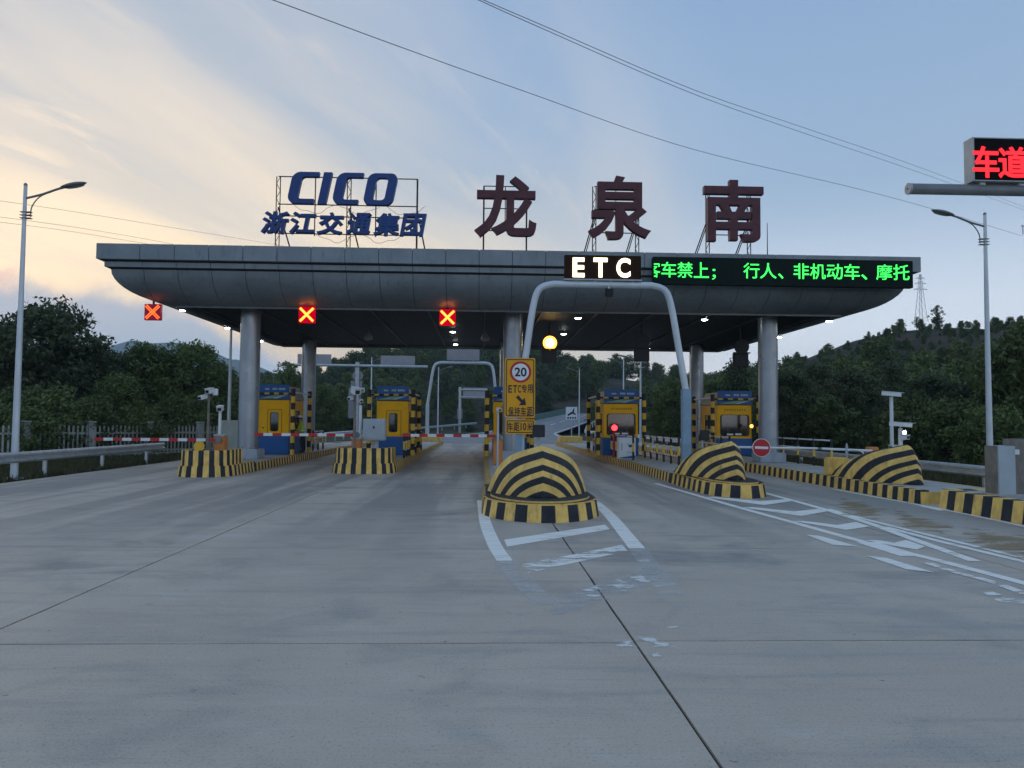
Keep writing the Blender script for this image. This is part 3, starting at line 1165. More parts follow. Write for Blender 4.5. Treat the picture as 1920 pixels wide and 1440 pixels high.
striped_wall(kb, [(10.02, 60), (10.02, 17.3)], 0, DECK + 0.03, 0.24, 0.03, 0.2)
part(kb, 'kerb', ['kerb_yellow', 'kerb_black'], t5)
kb = MB()
kb.face([(10.02, 17.3, 0), (12.35, 17.3, 0), (12.35, 17.3, DECK), (10.02, 17.3, DECK)])
kb.face([(12.35, 17.3, 0), (12.35, 60, 0), (12.35, 60, DECK), (12.35, 17.3, DECK)])
part(kb, 'end_wall', ['kerb_yellow'], t5)
kb = MB()
kb.face([(10.2, 17.3, DECK - .01), (12.35, 17.3, DECK - .01), (12.35, 60, DECK - .01), (10.2, 60, DECK - .01)])
part(kb, 'deck', ['deck'], t5)
bow_dome(t5, 11.08, 19.2, DECK, 0.92, 1.0, 0.5, 1.7)
kb = MB()
kb.cbox((10.52, 22.5, 0.55), 0.6, 0.5, 0.55, 0.1)
part(kb, 'rear_block', ['kerb_yellow'], t5, bevel=0.05)
t6 = thing('kerbed_platform', 'raised striped kerb platform at the right edge that carries the grey roadside cabinet', 'platform', (11.2, 16.6, 0))
kb = MB()
striped_wall(kb, [(12.6, 16.75), (10.15, 16.75), (10.05, 16.6), (10.0, 16), (9.85, 8), (9.7, -6)], 0, 0.40, 0.30, 0.06, 0.3, col0=1)
part(kb, 'kerb', ['kerb_yellow', 'kerb_black'], t6)
kb = MB()
kb.face([(10.2, 16.6, .385), (10.1, -6, .385), (13.0, -6, .385), (13.0, 16.6, .385)][::-1])
part(kb, 'deck', ['deck'], t6)


# ------------------------------------------------------------------ canopy
CX0 = at(180, 474, 27.1).x
CX1 = at(1727, 505, 27.1).x
CY0, CY1 = 27.1, 46.6
ZT, ZB1, ZB2, ZC, ZL = 7.90, 7.36, 7.09, 7.06, 6.03
canopy = thing('toll_canopy', 'long grey panelled toll station canopy with curved eaves on round columns', 'canopy', (0.6, 36.8, 0))
# profile: list of bands; every point is (inset, z)
band_top = [(0.0, ZT), (0.0, ZB1)]
band_lip = [(0.0, ZB1), (0.20, ZB1 - 0.05)]
band_mid = [(0.20, ZB1 - 0.06), (0.20, ZB2 + 0.03)]
band_cv = [(0.36 + 1.72 * (1 - math.cos(R(a))), ZC - (ZC - ZL) * math.sin(R(a))) for a in range(0, 91, 9)]
PW = 1.185


def side_pt(side, s, inset, z):
    """side 0 front, 1 right, 2 back, 3 left; s runs along the side"""
    if side in (0, 2):
        x = min(max(s, CX0 + inset), CX1 - inset)
        return (x, CY0 + inset if side == 0 else CY1 - inset, z)
    y = min(max(s, CY0 + inset), CY1 - inset)
    return (CX1 - inset if side == 1 else CX0 + inset, y, z)


def panel(side, s0, s1, prof, name, g=0.010, th=0.03):
    m = MB()
    a = [side_pt(side, s0 + g, i, z) for i, z in prof]
    b = [side_pt(side, s1 - g, i, z) for i, z in prof]
    a2 = [side_pt(side, s0 + g, i + th, z + (th * 0.4 if len(prof) > 2 else 0)) for i, z in prof]
    b2 = [side_pt(side, s1 - g, i + th, z + (th * 0.4 if len(prof) > 2 else 0)) for i, z in prof]
    flip = side in (1, 2)
    if side in (1,):
        flip = False
    if side == 0:
        flip = False
    if side == 3:
        flip = True
    if side == 2:
        flip = True
    def fc(q):
        m.face(q[::-1] if flip else q, 0, False)
    m.grid([b, a] if flip else [a, b])
    for k in range(len(prof) - 1):
        fc([a2[k], b2[k], b2[k + 1], a2[k + 1]])
        fc([a[k], a2[k], a2[k + 1], a[k + 1]])
        fc([b[k + 1], b2[k + 1], b2[k], b[k]])
    fc([a[0], b[0], b2[0], a2[0]])
    fc([a[-1], a2[-1], b2[-1], b[-1]])
    area = max((Vector(a[k]) - Vector(b[k])).length for k in range(len(prof)))
    if area < 0.05:
        return
    part(m, name, ['panel'], canopy)


for side in range(4):
    lo, hi = (CX0, CX1) if side in (0, 2) else (CY0, CY1)
    n = round((hi - lo) / PW)
    first = 1.5 if side == 0 else 1.0           # the end panel is the longer one
    cuts = [lo] + [lo + (hi - lo) * (k + first - 1 + 0.0) / (n + first - 1) for k in range(1, n)] + [hi]
    if side == 0:
        cuts = [lo, lo + 1.50] + [lo + 1.50 + 1.185 * k for k in range(1, int((hi - lo - 1.5) / 1.185))] + [hi]
    for k in range(len(cuts) - 1):
        s0, s1 = cuts[k], cuts[k + 1]
        panel(side, s0, s1, band_top, 'fascia_panel')
        panel(side, s0, s1, band_mid, 'trim_panel')
        panel(side, s0, s1, [(0.035, ZB1 - 0.001), (0.235, ZB1 - 0.035)], 'lip_panel', th=0.004)
        panel(side, s0, s1, band_cv, 'eave_panel')
# dark sub-frame behind the panel joints, roof deck
bk = MB()
core = [(0.05, ZT - 0.03), (0.05, ZB1 + 0.005), (0.05, ZB1 - 0.0), (0.26, ZB1 - 0.05), (0.26, ZB2 + 0.02), (0.40, ZB2 - 0.02)] + [(i + 0.05, z + 0.025) for i, z in band_cv]
for side in range(4):
    lo, hi = (CX0, CX1) if side in (0, 2) else (CY0, CY1)
    for k in range(len(core) - 1):
        (i0, z0), (i1, z1) = core[k], core[k + 1]
        bk.face([side_pt(side, lo, i1, z1), side_pt(side, hi, i1, z1), side_pt(side, hi, i0, z0), side_pt(side, lo, i0, z0)])
bk.face([(CX0 + .05, CY0 + .05, ZT - .03), (CX1 - .05, CY0 + .05, ZT - .03), (CX1 - .05, CY1 - .05, ZT - .03), (CX0 + .05, CY1 - .05, ZT - .03)])
part(bk, 'sub_frame', ['panel_gap'], canopy)
# soffit: edge beam, ceiling board, cross slats and lengthwise rails
IN = 0.36 + 1.72
SX0, SX1, SY0, SY1 = CX0 + IN, CX1 - IN, CY0 + IN, CY1 - IN
ZS = ZL + 0.05
cb = MB()
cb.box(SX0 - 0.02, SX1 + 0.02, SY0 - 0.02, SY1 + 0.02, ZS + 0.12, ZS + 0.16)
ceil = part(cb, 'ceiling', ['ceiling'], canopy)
ns = 46
sl_me = None
for k in range(ns):
    y = lerp(SY0 + 0.15, SY1 - 0.15, k / (ns - 1))
    m = MB()
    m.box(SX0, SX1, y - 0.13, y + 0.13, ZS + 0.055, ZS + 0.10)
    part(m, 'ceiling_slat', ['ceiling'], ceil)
for k in range(12):
    x = lerp(SX0 + 0.4, SX1 - 0.4, k / 11)
    m = MB()
    m.box(x - 0.035, x + 0.035, SY0, SY1, ZS - 0.015, ZS + 0.045)
    part(m, 'ceiling_rail', ['ceiling_rail'], ceil)
rim = MB()
for (x0, x1, y0, y1) in ((SX0 - .06, SX1 + .06, SY0 - .08, SY0 + .02), (SX0 - .06, SX1 + .06, SY1 - .02, SY1 + .08), (SX0 - .08, SX0 + .02, SY0 + .03, SY1 - .03), (SX1 - .02, SX1 + .08, SY0 + .03, SY1 - .03)):
    rim.box(x0, x1, y0, y1, ZL - 0.06, ZL + 0.10)
part(rim, 'edge_beam', ['panel'], canopy)

COLS = [(at(468, 700, 30.6).x, 30.6, 1), (at(961, 700, 30.6).x, 30.6, 3), (at(1440, 700, 30.6).x, 30.6, 5),
        (at(579, 700, 42.4).x, 42.4, 1), (at(950, 700, 42.4).x, 42.4, 3), (at(1306, 700, 42.4).x, 42.4, 5)]
for (x, y, isl) in COLS:
    r = 0.385
    m = MB()
    for q in range(5):
        z0, z1 = DECK + 0.36 + q * 1.13, DECK + 0.36 + (q + 1) * 1.13
        m.lathe((x, y, 0), [(r, z0 + 0.012), (r, z1 - 0.012)], 40)
        m.lathe((x, y, 0), [(r - 0.014, z0 - 0.014), (r - 0.014, z0 + 0.014)], 40)
    c_ = part(m, 'column', ['column'], canopy)
    m = MB().box(x - 0.52, x + 0.52, y - 0.52, y + 0.52, DECK - 0.02, DECK + 0.37)
    o = m.build('plinth', ['plinth'], c_, origin=WLOC[canopy.name], bevel=0.03)
    o.location = (0, 0, 0)


# ------------------------------------------------------------------ rooftop signs
YS = 28.6
ROOF = ZT - 0.03


def bar(m, a, b, r=0.025, n=6):
    m.tube([a, b], r, n)


def lattice_leg(m, x, y, z0, z1, w=0.16, lean=0.0):
    """slim ladder-like truss leg"""
    for s in (-1, 1):
        m.tube([(x + s * w / 2, y, z0), (x + s * w / 2 + lean, y, z1)], 0.02, 5)
    k = 0
    z = z0
    while z < z1 - 0.2:
        t0, t1 = (z - z0) / (z1 - z0), (z + 0.28 - z0) / (z1 - z0)
        s = 1 if k % 2 else -1
        m.tube([(x + s * w / 2 + lean * t0, y, z), (x - s * w / 2 + lean * min(1, t1), y, min(z1, z + 0.28))], 0.012, 4)
        z += 0.28
        k += 1


def c_outline(w, h, t, r, tv=0.36, n=6):
    """a squared C with rounded left corners, in its own box"""
    pts = []
    def arc(cx, cz, rr, a0, a1):
        for k in range(n + 1):
            a = R(lerp(a0, a1, k / n))
            pts.append((cx + rr * math.cos(a), cz + rr * math.sin(a)))
    pts.append((w, 0))
    pts.append((w, t))
    ri = r * 0.45
    arc(tv + ri, t + ri, ri, 270, 180)
    arc(tv + ri, h - t - ri, ri, 180, 90)
    pts.append((w, h - t))
    pts.append((w, h))
    arc(r, h - r, r, 90, 180)
    arc(r, r, r, 180, 270)
    return pts


def ring_outline(w, h, r, n=6):
    pts = []
    for cx, cz, a0 in ((w - r, r, 270), (w - r, h - r, 0), (r, h - r, 90), (r, r, 180)):
        for k in range(n + 1):
            a = R(a0 + 90 * k / n)
            pts.append((cx + r * math.cos(a), cz + r * math.sin(a)))
    return pts


def latin_sign_letter(m, kind, x0, x1, y0, y1, Y):
    """letter fitted to a pixel box: x0 left at the foot, slanted to the right"""
    p = at(x0, y1, Y)
    w = at(x1, y1, Y).x - p.x
    h = at((x0 + x1) / 2, y0, Y).z - at((x0 + x1) / 2, y1, Y).z
    sh = 0.19
    ww = w - sh * h
    th = 0.22
    T_ = lambda q, yy: (p.x + q[0] + sh * q[1], yy, p.z + q[1])
    if kind == 'I':
        ol = [(0, 0), (ww, 0), (ww, h), (0, h)]
    elif kind == 'C':
        ol = c_outline(ww, h, 0.175, 0.30)
    if kind in 'IC':
        m.face([T_(q, Y - th / 2) for q in ol])
        m.face([T_(q, Y + th / 2) for q in reversed(ol)])
        for k in range(len(ol)):
            a, b = ol[k], ol[(k + 1) % len(ol)]
            m.face([T_(a, Y - th / 2), T_(a, Y + th / 2), T_(b, Y + th / 2), T_(b, Y - th / 2)])
    else:
        oo = ring_outline(ww, h, 0.26)
        t_ = 0.33
        oi = [(t_ + q[0], 0.175 + q[1]) for q in ring_outline(ww - 2 * t_, h - 0.35, 0.13)]
        n = len(oo)
        for k in range(n):
            k2 = (k + 1) % n
            m.face([T_(oo[k], Y - th / 2), T_(oo[k2], Y - th / 2), T_(oi[k2], Y - th / 2), T_(oi[k], Y - th / 2)])
            m.face([T_(oi[k], Y + th / 2), T_(oi[k2], Y + th / 2), T_(oo[k2], Y + th / 2), T_(oo[k], Y + th / 2)])
            m.face([T_(oo[k], Y - th / 2), T_(oo[k], Y + th / 2), T_(oo[k2], Y + th / 2), T_(oo[k2], Y - th / 2)])
            m.face([T_(oi[k2], Y - th / 2), T_(oi[k2], Y + th / 2), T_(oi[k], Y + th / 2), T_(oi[k], Y - th / 2)])


logo = thing('rooftop_sign', 'dark blue company sign of slanted Latin letters above six Chinese characters on a roof frame', 'sign', (at(650, 470, YS).x, YS, ROOF))
fr = MB()
fl, fm, frr = at(518, 400, YS).x, at(652, 400, YS).x, at(781, 400, YS).x
zt, zb_ = at(650, 330, YS).z, at(650, 437, YS).z
z_m1, z_m2 = at(650, 382, YS).z, at(650, 404, YS).z
YF = YS + 0.22
for x in (fl, fm):
    lattice_leg(fr, x, YF, ROOF, zt, 0.14)
for x in (fl, fm, frr):
    fr.tube([(x + 0.35, YF + 1.3, ROOF), (x, YF + 0.02, lerp(ROOF, zt, 0.62))], 0.03, 6)
fr.tube([(frr, YF, ROOF), (frr, YF, zt)], 0.035, 6)
for xx in (588, 703):
    x = at(xx, 400, YS).x
    fr.tube([(x, YF, zb_ - 0.08), (x, YF, zt)], 0.022, 6)
for z in (zt, z_m1, z_m2, zb_):
    fr.tube([(fl, YF, z), (frr, YF, z)], 0.022, 6)
part(fr, 'frame', ['frame_dark'], logo)
for kind, x0, x1 in (('C', 538, 599), ('I', 596, 623), ('C', 622, 682), ('O', 680, 747)):
    m = MB()
    y0, y1 = 323 + (x0 - 538) * 0.02, 382 + (x0 - 538) * 0.02
    latin_sign_letter(m, kind, x0, x1, y0, y1, YS)
    part(m, 'letter', ['navy'], logo)
for s, x0, x1 in (('浙', 490, 543), ('江', 543, 593), ('交', 594, 645), ('通', 649, 697), ('集', 700, 749), ('团', 750, 800)):
    m = MB()
    y0, y1 = 397 + (x0 - 490) * 0.017, 439 + (x0 - 490) * 0.017
    px_text(m, s, x0, x1, y0, y1, YS, depth=0.2, offset=0.031, shear=0.16)
    part(m, 'letter', ['navy'], logo)
for q in range(5):                                # loose cables under the letters
    m = MB()
    xa = lerp(fl + 0.6, frr - 1.2, q / 4)
    z = zb_ if q % 2 else z_m1 - 0.02
    pts = [(xa + 0.25 * k, YF - 0.05, z - 0.30 * math.sin(PI * k / 6) - 0.05 * math.sin(k * 2.1 + q)) for k in range(7)]
    m.tube(curve_pts(pts, 3), 0.008, 4)
    part(m, 'cable', ['wire'], logo)

for s, x0, x1, y0, y1, lab, posts, lean in (
        ('龙', 890, 1006, 330, 446, 'large dark maroon first character on thin rooftop posts, nearest the blue sign', (907, 988), False),
        ('泉', 1103, 1220, 331, 450, 'large dark maroon middle character on the roof, a box shape over slanting strokes', (1116, 1197), True),
        ('南', 1319, 1430, 339, 454, 'large dark maroon last character on the roof, topped by a cross over a frame', (1330, 1408), True)):
    g_ = thing('rooftop_character', lab, 'sign', (at((x0 + x1) / 2, 470, YS).x, YS, ROOF), 'large characters on the roof')
    m = MB()
    px_text(m, s, x0, x1, y0, y1, YS, depth=0.26, offset=0.026)
    part(m, 'letter', ['maroon'], g_)
    f = MB()
    zt = at((x0 + x1) / 2, y0 + 16, YS).z
    zb_ = at((x0 + x1) / 2, y1 - 16, YS).z
    for pxx in posts:
        x = at(pxx, 400, YS).x
        if lean:
            lattice_leg(f, x, YS + 0.24, ROOF, zt, 0.13)
            f.tube([(x - 0.42, YS + 1.3, ROOF), (x, YS + 0.26, lerp(zb_, zt, 0.35))], 0.025, 5)
            f.tube([(x - 0.34, YS + 1.3, ROOF), (x + 0.06, YS + 0.26, lerp(zb_, zt, 0.35))], 0.02, 5)
        else:
            f.tube([(x, YS + 0.24, ROOF), (x, YS + 0.24, zt)], 0.032, 6)
    xa, xb = at(posts[0], 400, YS).x, at(posts[1], 400, YS).x
    for z in (zb_, lerp(zb_, zt, 0.5), zt):
        f.tube([(xa, YS + 0.24, z), (xb, YS + 0.24, z)], 0.02, 6)
    f.tube([((xa + xb) / 2, YS + 0.24, zb_), ((xa + xb) / 2, YS + 0.24, zt)], 0.018, 6)
    part(f, 'frame', ['frame_dark'], g_)

m = MB()
p = at(1439, 480, 29.5)
m.tube([(p.x, 29.5, ROOF), (p.x, 29.5, at(1439, 418, 29.5).z)], [0.025, 0.012], 6)
one(m, 'lightning_rod', ['frame_dark'], 'thin grey lightning rod on the roof right of the last character', 'rod', (p.x, 29.5, ROOF))


# ------------------------------------------------------------------ LED boards
def dots_bg(name, base):
    return mat(name, base, 0.7, 0, 0.15, spec=0.1)


dots_bg('board_brown', (0.030, 0.014, 0.008))
dots_bg('board_green', (0.008, 0.016, 0.014))

# green scrolling board on the fascia
YG = 26.86
gx0, gx1 = at(1225, 510, YG).x, at(1712, 512, YG).x
gz0, gz1 = at(1468, 536, YG).z, at(1468, 485, YG).z
gb = thing('led_board', 'long black LED board with green scrolling Chinese text on the canopy fascia', 'led board', (gx0, YG, gz0))
m = MB().box(gx0, gx1, YG, YG + 0.235, gz0, gz1)
part(m, 'casing', ['board_green'], gb, bevel=0.01)
m = MB()
row = [('客', 1210, 1238), ('车', 1240, 1268), ('禁', 1270, 1299), ('上', 1301, 1329), ('；', 1335, 1342), ('行', 1394, 1424), ('人', 1425, 1456), ('、', 1459, 1469),
       ('非', 1488, 1517), ('机', 1519, 1548), ('动', 1550, 1580), ('车', 1583, 1612), ('、', 1615, 1626), ('摩', 1643, 1673), ('托', 1675, 1705)]
for s, x0, x1 in row:
    m_ = MB()
    yo = (x0 - 1225) * 0.0115
    y0, y1 = (491 + yo, 520 + yo)
    if s == '、':
        y0, y1 = 510 + yo, 520 + yo
    if s == '；':
        y0, y1 = 503 + yo, 523 + yo
    px_text(m_, s, x0, x1, y0, y1, YG - 0.012, depth=0.012, offset=0.004, keep=(gx0 + 0.02, gx1 - 0.02))
    if m_.f:
        part(m_, 'lit_character', ['led_green'], gb)

# the arch gantries over the ETC lane, one at each end of the islands
def arch(label, Y, xl, xr, xtl, xtr, zt, base_l, base_r):
    t = thing('arch_gantry', label, 'gantry', (xl, Y, DECK), 'arch gantries')
    r = 0.105
    pts = [(xl, Y, base_l), (lerp(xl, xtl, 0.55), Y, lerp(base_l, zt, 0.55))]
    L = [Vector((lerp(xl, xtl, q), Y, lerp(base_l, zt - 0.55, q))) for q in (0, 0.5, 0.9)]
    L += [Vector((xtl + 0.10, Y, zt - 0.28)), Vector((xtl + 0.30, Y, zt - 0.08)), Vector((xtl + 0.62, Y, zt))]
    Rr = [Vector((xtr - 0.62, Y, zt)), Vector((xtr - 0.30, Y, zt - 0.08)), Vector((xtr - 0.10, Y, zt - 0.28))]
    Rr += [Vector((lerp(xr, xtr, q), Y, lerp(base_r, zt - 0.55, q))) for q in (0.9, 0.5, 0)]
    m = MB().tube(curve_pts(L, 4) + curve_pts(Rr, 4), r, 14)
    part(m, 'arch_pipe', ['pole_white'], t)
    for x, b, mt in ((xl, base_l, 'pole_white'), (xr, base_r, 'pole_blue')):
        m = MB().box(x - 0.13, x + 0.13, Y - 0.13, Y + 0.13, DECK - 0.02, b + 0.06)
        part(m, 'leg_socket', [mt], t, bevel=0.012)
        m = MB().box(x - 0.24, x + 0.24, Y - 0.24, Y + 0.24, DECK - 0.015, DECK + 0.03)
        part(m, 'base_plate', ['galv'], t)
    return t


YA = 23.6
ar = arch('near white pipe arch gantry carrying the lit ETC board', YA, at(976, 700, YA).x, at(1286, 736, YA).x, at(1001, 545, YA).x, at(1258, 548, YA).x, at(1130, 534, YA).z, 2.7, at(1286, 733, YA).z)
m = MB()
for pxx in (1080, 1115, 1145, 1185):
    x = at(pxx, 530, YA).x
    m.box(x - 0.03, x + 0.03, YA - 0.05, YA + 0.05, at(1130, 534, YA).z + 0.09, at(1130, 524, YA).z + 0.02)
part(m, 'board_bracket', ['galv'], ar)
ex0, ex1 = at(1058, 502, YA).x, at(1201, 502, YA).x
ez0, ez1 = at(1130, 524, YA).z, at(1130, 480, YA).z
eb = thing('led_board', 'dark LED board showing glowing pale yellow ETC letters on the near arch', 'led board', (ex0, YA, ez0))
m = MB().box(ex0, ex1, YA - 0.10, YA + 0.10, ez0, ez1)
part(m, 'casing', ['board_brown'], eb, bevel=0.012)
m = MB().box(ex0 - 0.02, ex1 + 0.02, YA - 0.12, YA + 0.12, ez0 - 0.05, ez0 - 0.005)
part(m, 'lower_frame', ['board_case'], eb)
for s, x0, x1 in (('E', 1074, 1096), ('T', 1113, 1139), ('C', 1156, 1182)):
    m = MB()
    yo = (x0 - 1074) * 0.012
    px_text(m, s, x0, x1, 483 + yo, 519.5 + yo, YA - 0.118, depth=0.02, offset=0.032)
    part(m, 'lit_letter', ['led_warm'], eb)
fl_ = thing('flood_lamp', 'small black floodlight hanging under the near arch below the ETC board', 'lamp', at(1142, 549, YA - 0.1))
p = at(1142, 549, YA - 0.1)
m = MB().cbox(p, 0.24, 0.12, 0.26, 0.1, R(14))
part(m, 'housing', ['black'], fl_, bevel=0.02)
m = MB().box(p.x - 0.03, p.x + 0.03, YA - 0.08, YA - 0.03, p.z + 0.12, p.z + 0.24)
part(m, 'bracket', ['galv'], fl_)

YA2 = 58.0
ar2 = arch('far white pipe arch gantry behind the booths carrying a blank grey board', YA2, at(801, 800, YA2).x, at(931, 750, YA2).x, at(812, 690, YA2).x, at(925, 690, YA2).x, at(868, 680, YA2).z, 3.0, 3.4)
m = MB().box(at(838, 665, YA2).x, at(899, 665, YA2).x, YA2 - 0.12, YA2 + 0.12, at(868, 677, YA2).z + 0.03, at(868, 655, YA2).z)
one(m, 'board_back', ['sign_back'], 'blank grey back of the board on the far arch gantry', 'board', (at(868, 665, YA2).x, YA2, at(868, 677, YA2).z), bevel=0.02)
m = MB()
for pxx in (850, 887):
    x = at(pxx, 660, YA2).x
    m.box(x - .05, x + .05, YA2 - .06, YA2 + .06, at(868, 680, YA2).z + 0.08, at(868, 677, YA2).z + 0.05)
part(m, 'board_bracket', ['galv'], ar2)

# red LED board on a cantilever arm at the right edge
YR = 13.7
rt = thing('cantilever_mast', 'thick dark grey cantilever pipe arm reaching in from the right edge', 'mast', (12.4, YR, 0.385))
pa, pb = at(1703, 354, YR), at(1920, 358, YR)
d = (pb - pa)
tip, far = pa, pa + d * ((12.3 - pa.x) / d.x)
m = MB().tube([tip, tip + d * 0.001, far], 0.10, 18, caps=False)
arm = part(m, 'arm', ['galv_dark'] if 'galv_dark' in MATS else ['lamp_grey'], rt)
m = MB()
m.tube([tip + Vector((-0.012, 0, 0)), tip + Vector((0.03, 0, 0))], 0.106, 18)
part(m, 'end_cap', ['board_case'], rt)
m = MB().tube([tip + Vector((-0.02, 0, 0.0)), tip + Vector((0.0, 0, 0))], 0.016, 8)
part(m, 'end_bolt', ['black'], rt)
m = MB().tube([(12.4, YR, 0.385), (12.4, YR, far.z + 0.25)], [0.17, 0.13], 18)
part(m, 'mast_post', ['lamp_grey'], rt)
bx0, bx1 = at(1819, 305, YR).x, 10.75
bz0, bz1 = at(1870, 342, YR).z, at(1870, 265, YR).z
rb = thing('led_board', 'black LED board with red dotted Chinese text at the upper right edge', 'led board', (bx0, YR, bz0))
m = MB().box(bx0, bx1, YR - 0.12, YR + 0.12, bz0, bz1)
part(m, 'screen', ['board_black'], rb)
m = MB()
m.box(bx0 - 0.035, bx0 - 0.002, YR - 0.13, YR + 0.13, bz0 - 0.02, bz1 + 0.02)
m.box(bx1 + 0.002, bx1 + 0.03, YR - 0.13, YR + 0.13, bz0 - 0.02, bz1 + 0.02)
m.box(bx0, bx1, YR - 0.13, YR + 0.13, bz1 + 0.002, bz1 + 0.02)
m.box(bx0, bx1, YR - 0.13, YR + 0.13, bz0 - 0.02, bz0 - 0.002)
part(m, 'casing', ['board_case'], rb)
for s, x0, x1 in (('车', 1824, 1873), ('道', 1872, 1926)):
    m = MB()
    px_text(m, s, x0, x1, 274 + (x0 - 1824) * .02, 333 + (x0 - 1824) * .02, YR - 0.13, depth=0.012, offset=0.020)
    part(m, 'lit_character', ['led_red'], rb)
for x in (bx0 + 0.2, bx0 + 0.95):
    m = MB().box(x - 0.05, x + 0.05, YR - 0.05, YR + 0.05, far.z + 0.07, bz0 - 0.02)
    part(m, 'bracket', ['white_paint'], rb)


# ------------------------------------------------------------------ lane signals, canopy lamps
def cross_signal(cx, cy, size, Y, label, dim):
    p = at(cx, cy, Y)
    w = size * Y / FPX
    t = thing('lane_signal', label, 'signal', (p.x, Y, p.z - w / 2), 'red cross lane signals')
    m = MB().box(p.x - w / 2, p.x + w / 2, Y, Y + 0.16, p.z - w / 2, p.z + w / 2)
    part(m, 'housing', ['led_red_dim'] if not dim else ['board_dim_red'], t, bevel=0.01)
    m = MB()
    for a in (45, -45):
        if dim:
            for s in (-1, 1):
                o_ = Vector((math.cos(R(-a + 90)), 0, math.sin(R(-a + 90)))) * 0.035 * s
                m.cbox((p.x + o_.x, Y - 0.011 - 0.003 * (a > 0), p.z + o_.z), w * 1.12, 0.014, 0.034, ry=R(a))
        else:
            m.cbox((p.x, Y - 0.011 - 0.003 * (a > 0), p.z), w * 1.16, 0.014, w * 0.145, ry=R(a))
    part(m, 'lit_cross', ['led_cross_dim' if dim else 'led_cross'], t)
    m = MB().box(p.x - 0.03, p.x + 0.03, Y + 0.05, Y + 0.11, p.z + w / 2 - 0.01, max(p.z + w / 2 + 0.1, 6.35 if not dim else 6.45))
    part(m, 'hanger', ['frame_dark'], t)


mat('board_dim_red', (0.05, 0.004, 0.012), 0.5, emit=(0.25, 0.0, 0.02), strength=0.35)
cross_signal(286, 585, 30, 28.6, 'dim red cross signal at the left end of the canopy, against the sky', True)
cross_signal(575, 590, 30, 28.8, 'bright red cross signal under the canopy edge above the second lane', False)
cross_signal(839, 595, 30, 28.8, 'bright red cross signal above the lane left of the yellow sign', False)


def round_signal(cx, cy, Y, label, lit):
    p = at(cx, cy, Y)
    t = thing('warning_lamp', label, 'signal', (p.x, Y, p.z - 0.3), 'hanging warning lamps over the lanes')
    m = MB().box(p.x - 0.33, p.x + 0.33, Y + 0.02, Y + 0.22, p.z - 0.32, p.z + 0.30)
    part(m, 'housing', ['black'], t, bevel=0.03)
    m = MB().box(p.x - 0.36, p.x + 0.36, Y - 0.12, Y + 0.02, p.z + 0.26, p.z + 0.31)
    part(m, 'visor', ['black'], t)
    m = MB()
    m.tube([(p.x, Y + 0.1, p.z + 0.29), (p.x, Y + 0.1, ZS + 0.02)], 0.035, 8)
    part(m, 'hanger', ['frame_dark'], t)
    l = at(cx + 1, cy - 24, Y)
    m = MB().disc_y((l.x, Y - 0.02, l.z), 0.32, 0.10, 24)
    part(m, 'lamp_ring', ['black'], t)
    m = MB().disc_y((l.x, Y - 0.035, l.z), 0.30, 0.012, 24)
    part(m, 'lens', ['lamp_amber' if lit else 'black'], t)
    if lit:
        m = MB().disc_y((l.x, Y - 0.045, l.z), 0.19, 0.008, 24)
        part(m, 'lens_core', ['lamp_amber_core'], t)


round_signal(1030, 667, 33.0, 'glaring amber warning lamp above a dark box over the ETC lane', True)
round_signal(1204, 664, 33.0, 'unlit dark warning lamp hanging over the booth with the white cabinet', False)
round_signal(1390, 674, 33.0, 'unlit dark warning lamp hanging beside the right front column', False)

lamp_proto = None
LP = [(343, 580, 'left eave corner above the dim cross'), (426, 614, 'left of the first column'), (489, 639, 'just right of the first column'), (849, 621, 'upper one right of the third cross'),
      (854, 645, 'lower one right of the third cross'), (1084, 595, 'front one above the ETC lane'), (1057, 625, 'above the amber lamp'), (1321, 598, 'front one right of the arch'),
      (1216, 651, 'beside the unlit warning lamp'), (1555, 601, 'rightmost near the eave'), (1461, 631, 'just right of the right front column')]
for i, (x, y, where) in enumerate(LP):
    p = gp(x, y, ZS - 0.05)
    lab = 'small white ceiling lamp under the canopy, ' + where
    if lamp_proto is None:
        t = thing('canopy_lamp', lab, 'lamp', (p.x, p.y, ZS - 0.02), 'white ceiling lamps under the canopy')
        q = (p.x, p.y, ZS - 0.02)
        m = MB().lathe(q, [(0.0, -0.005), (0.13, -0.005), (0.145, -0.03), (0.145, -0.05), (0.125, -0.06)], 18)
        part(m, 'housing', ['lamp_grey'], t)
        m = MB().lathe(q, [(0.122, -0.061), (0.10, -0.085), (0.05, -0.098), (0.0, -0.10)], 18)
        part(m, 'lens', ['lamp_white'], t)
        lamp_proto = t
    else:
        copy_tree(lamp_proto, loc=(p.x, p.y, ZS - 0.02), label=lab)

for (x, y, lab) in ((691, 622, 'grey dome speaker under the dark ceiling between the two bright crosses'), (910, 624, 'grey dome speaker under the dark ceiling left of the middle column')):
    p = gp(x, y, ZS - 0.15)
    m = MB().lathe((p.x, p.y, ZS - 0.02), [(0.0, 0), (0.05, -0.01), (0.06, -0.12), (0.20, -0.34), (0.21, -0.46), (0.12, -0.52), (0, -0.53)], 16)
    one(m, 'ceiling_speaker', ['sign_back'], lab, 'speaker', (p.x, p.y, ZS - 0.02), 'ceiling speakers')


# ------------------------------------------------------------------ toll booths
def rounded_rect(x0, x1, z0, z1, r, n=5):
    pts = []
    for cx, cz, a0 in ((x1 - r, z0 + r, 270), (x1 - r, z1 - r, 0), (x0 + r, z1 - r, 90), (x0 + r, z0 + r, 180)):
        for k in range(n + 1):
            a = R(a0 + 90 * k / n)
            pts.append((cx + r * math.cos(a), cz + r * math.sin(a)))
    return pts


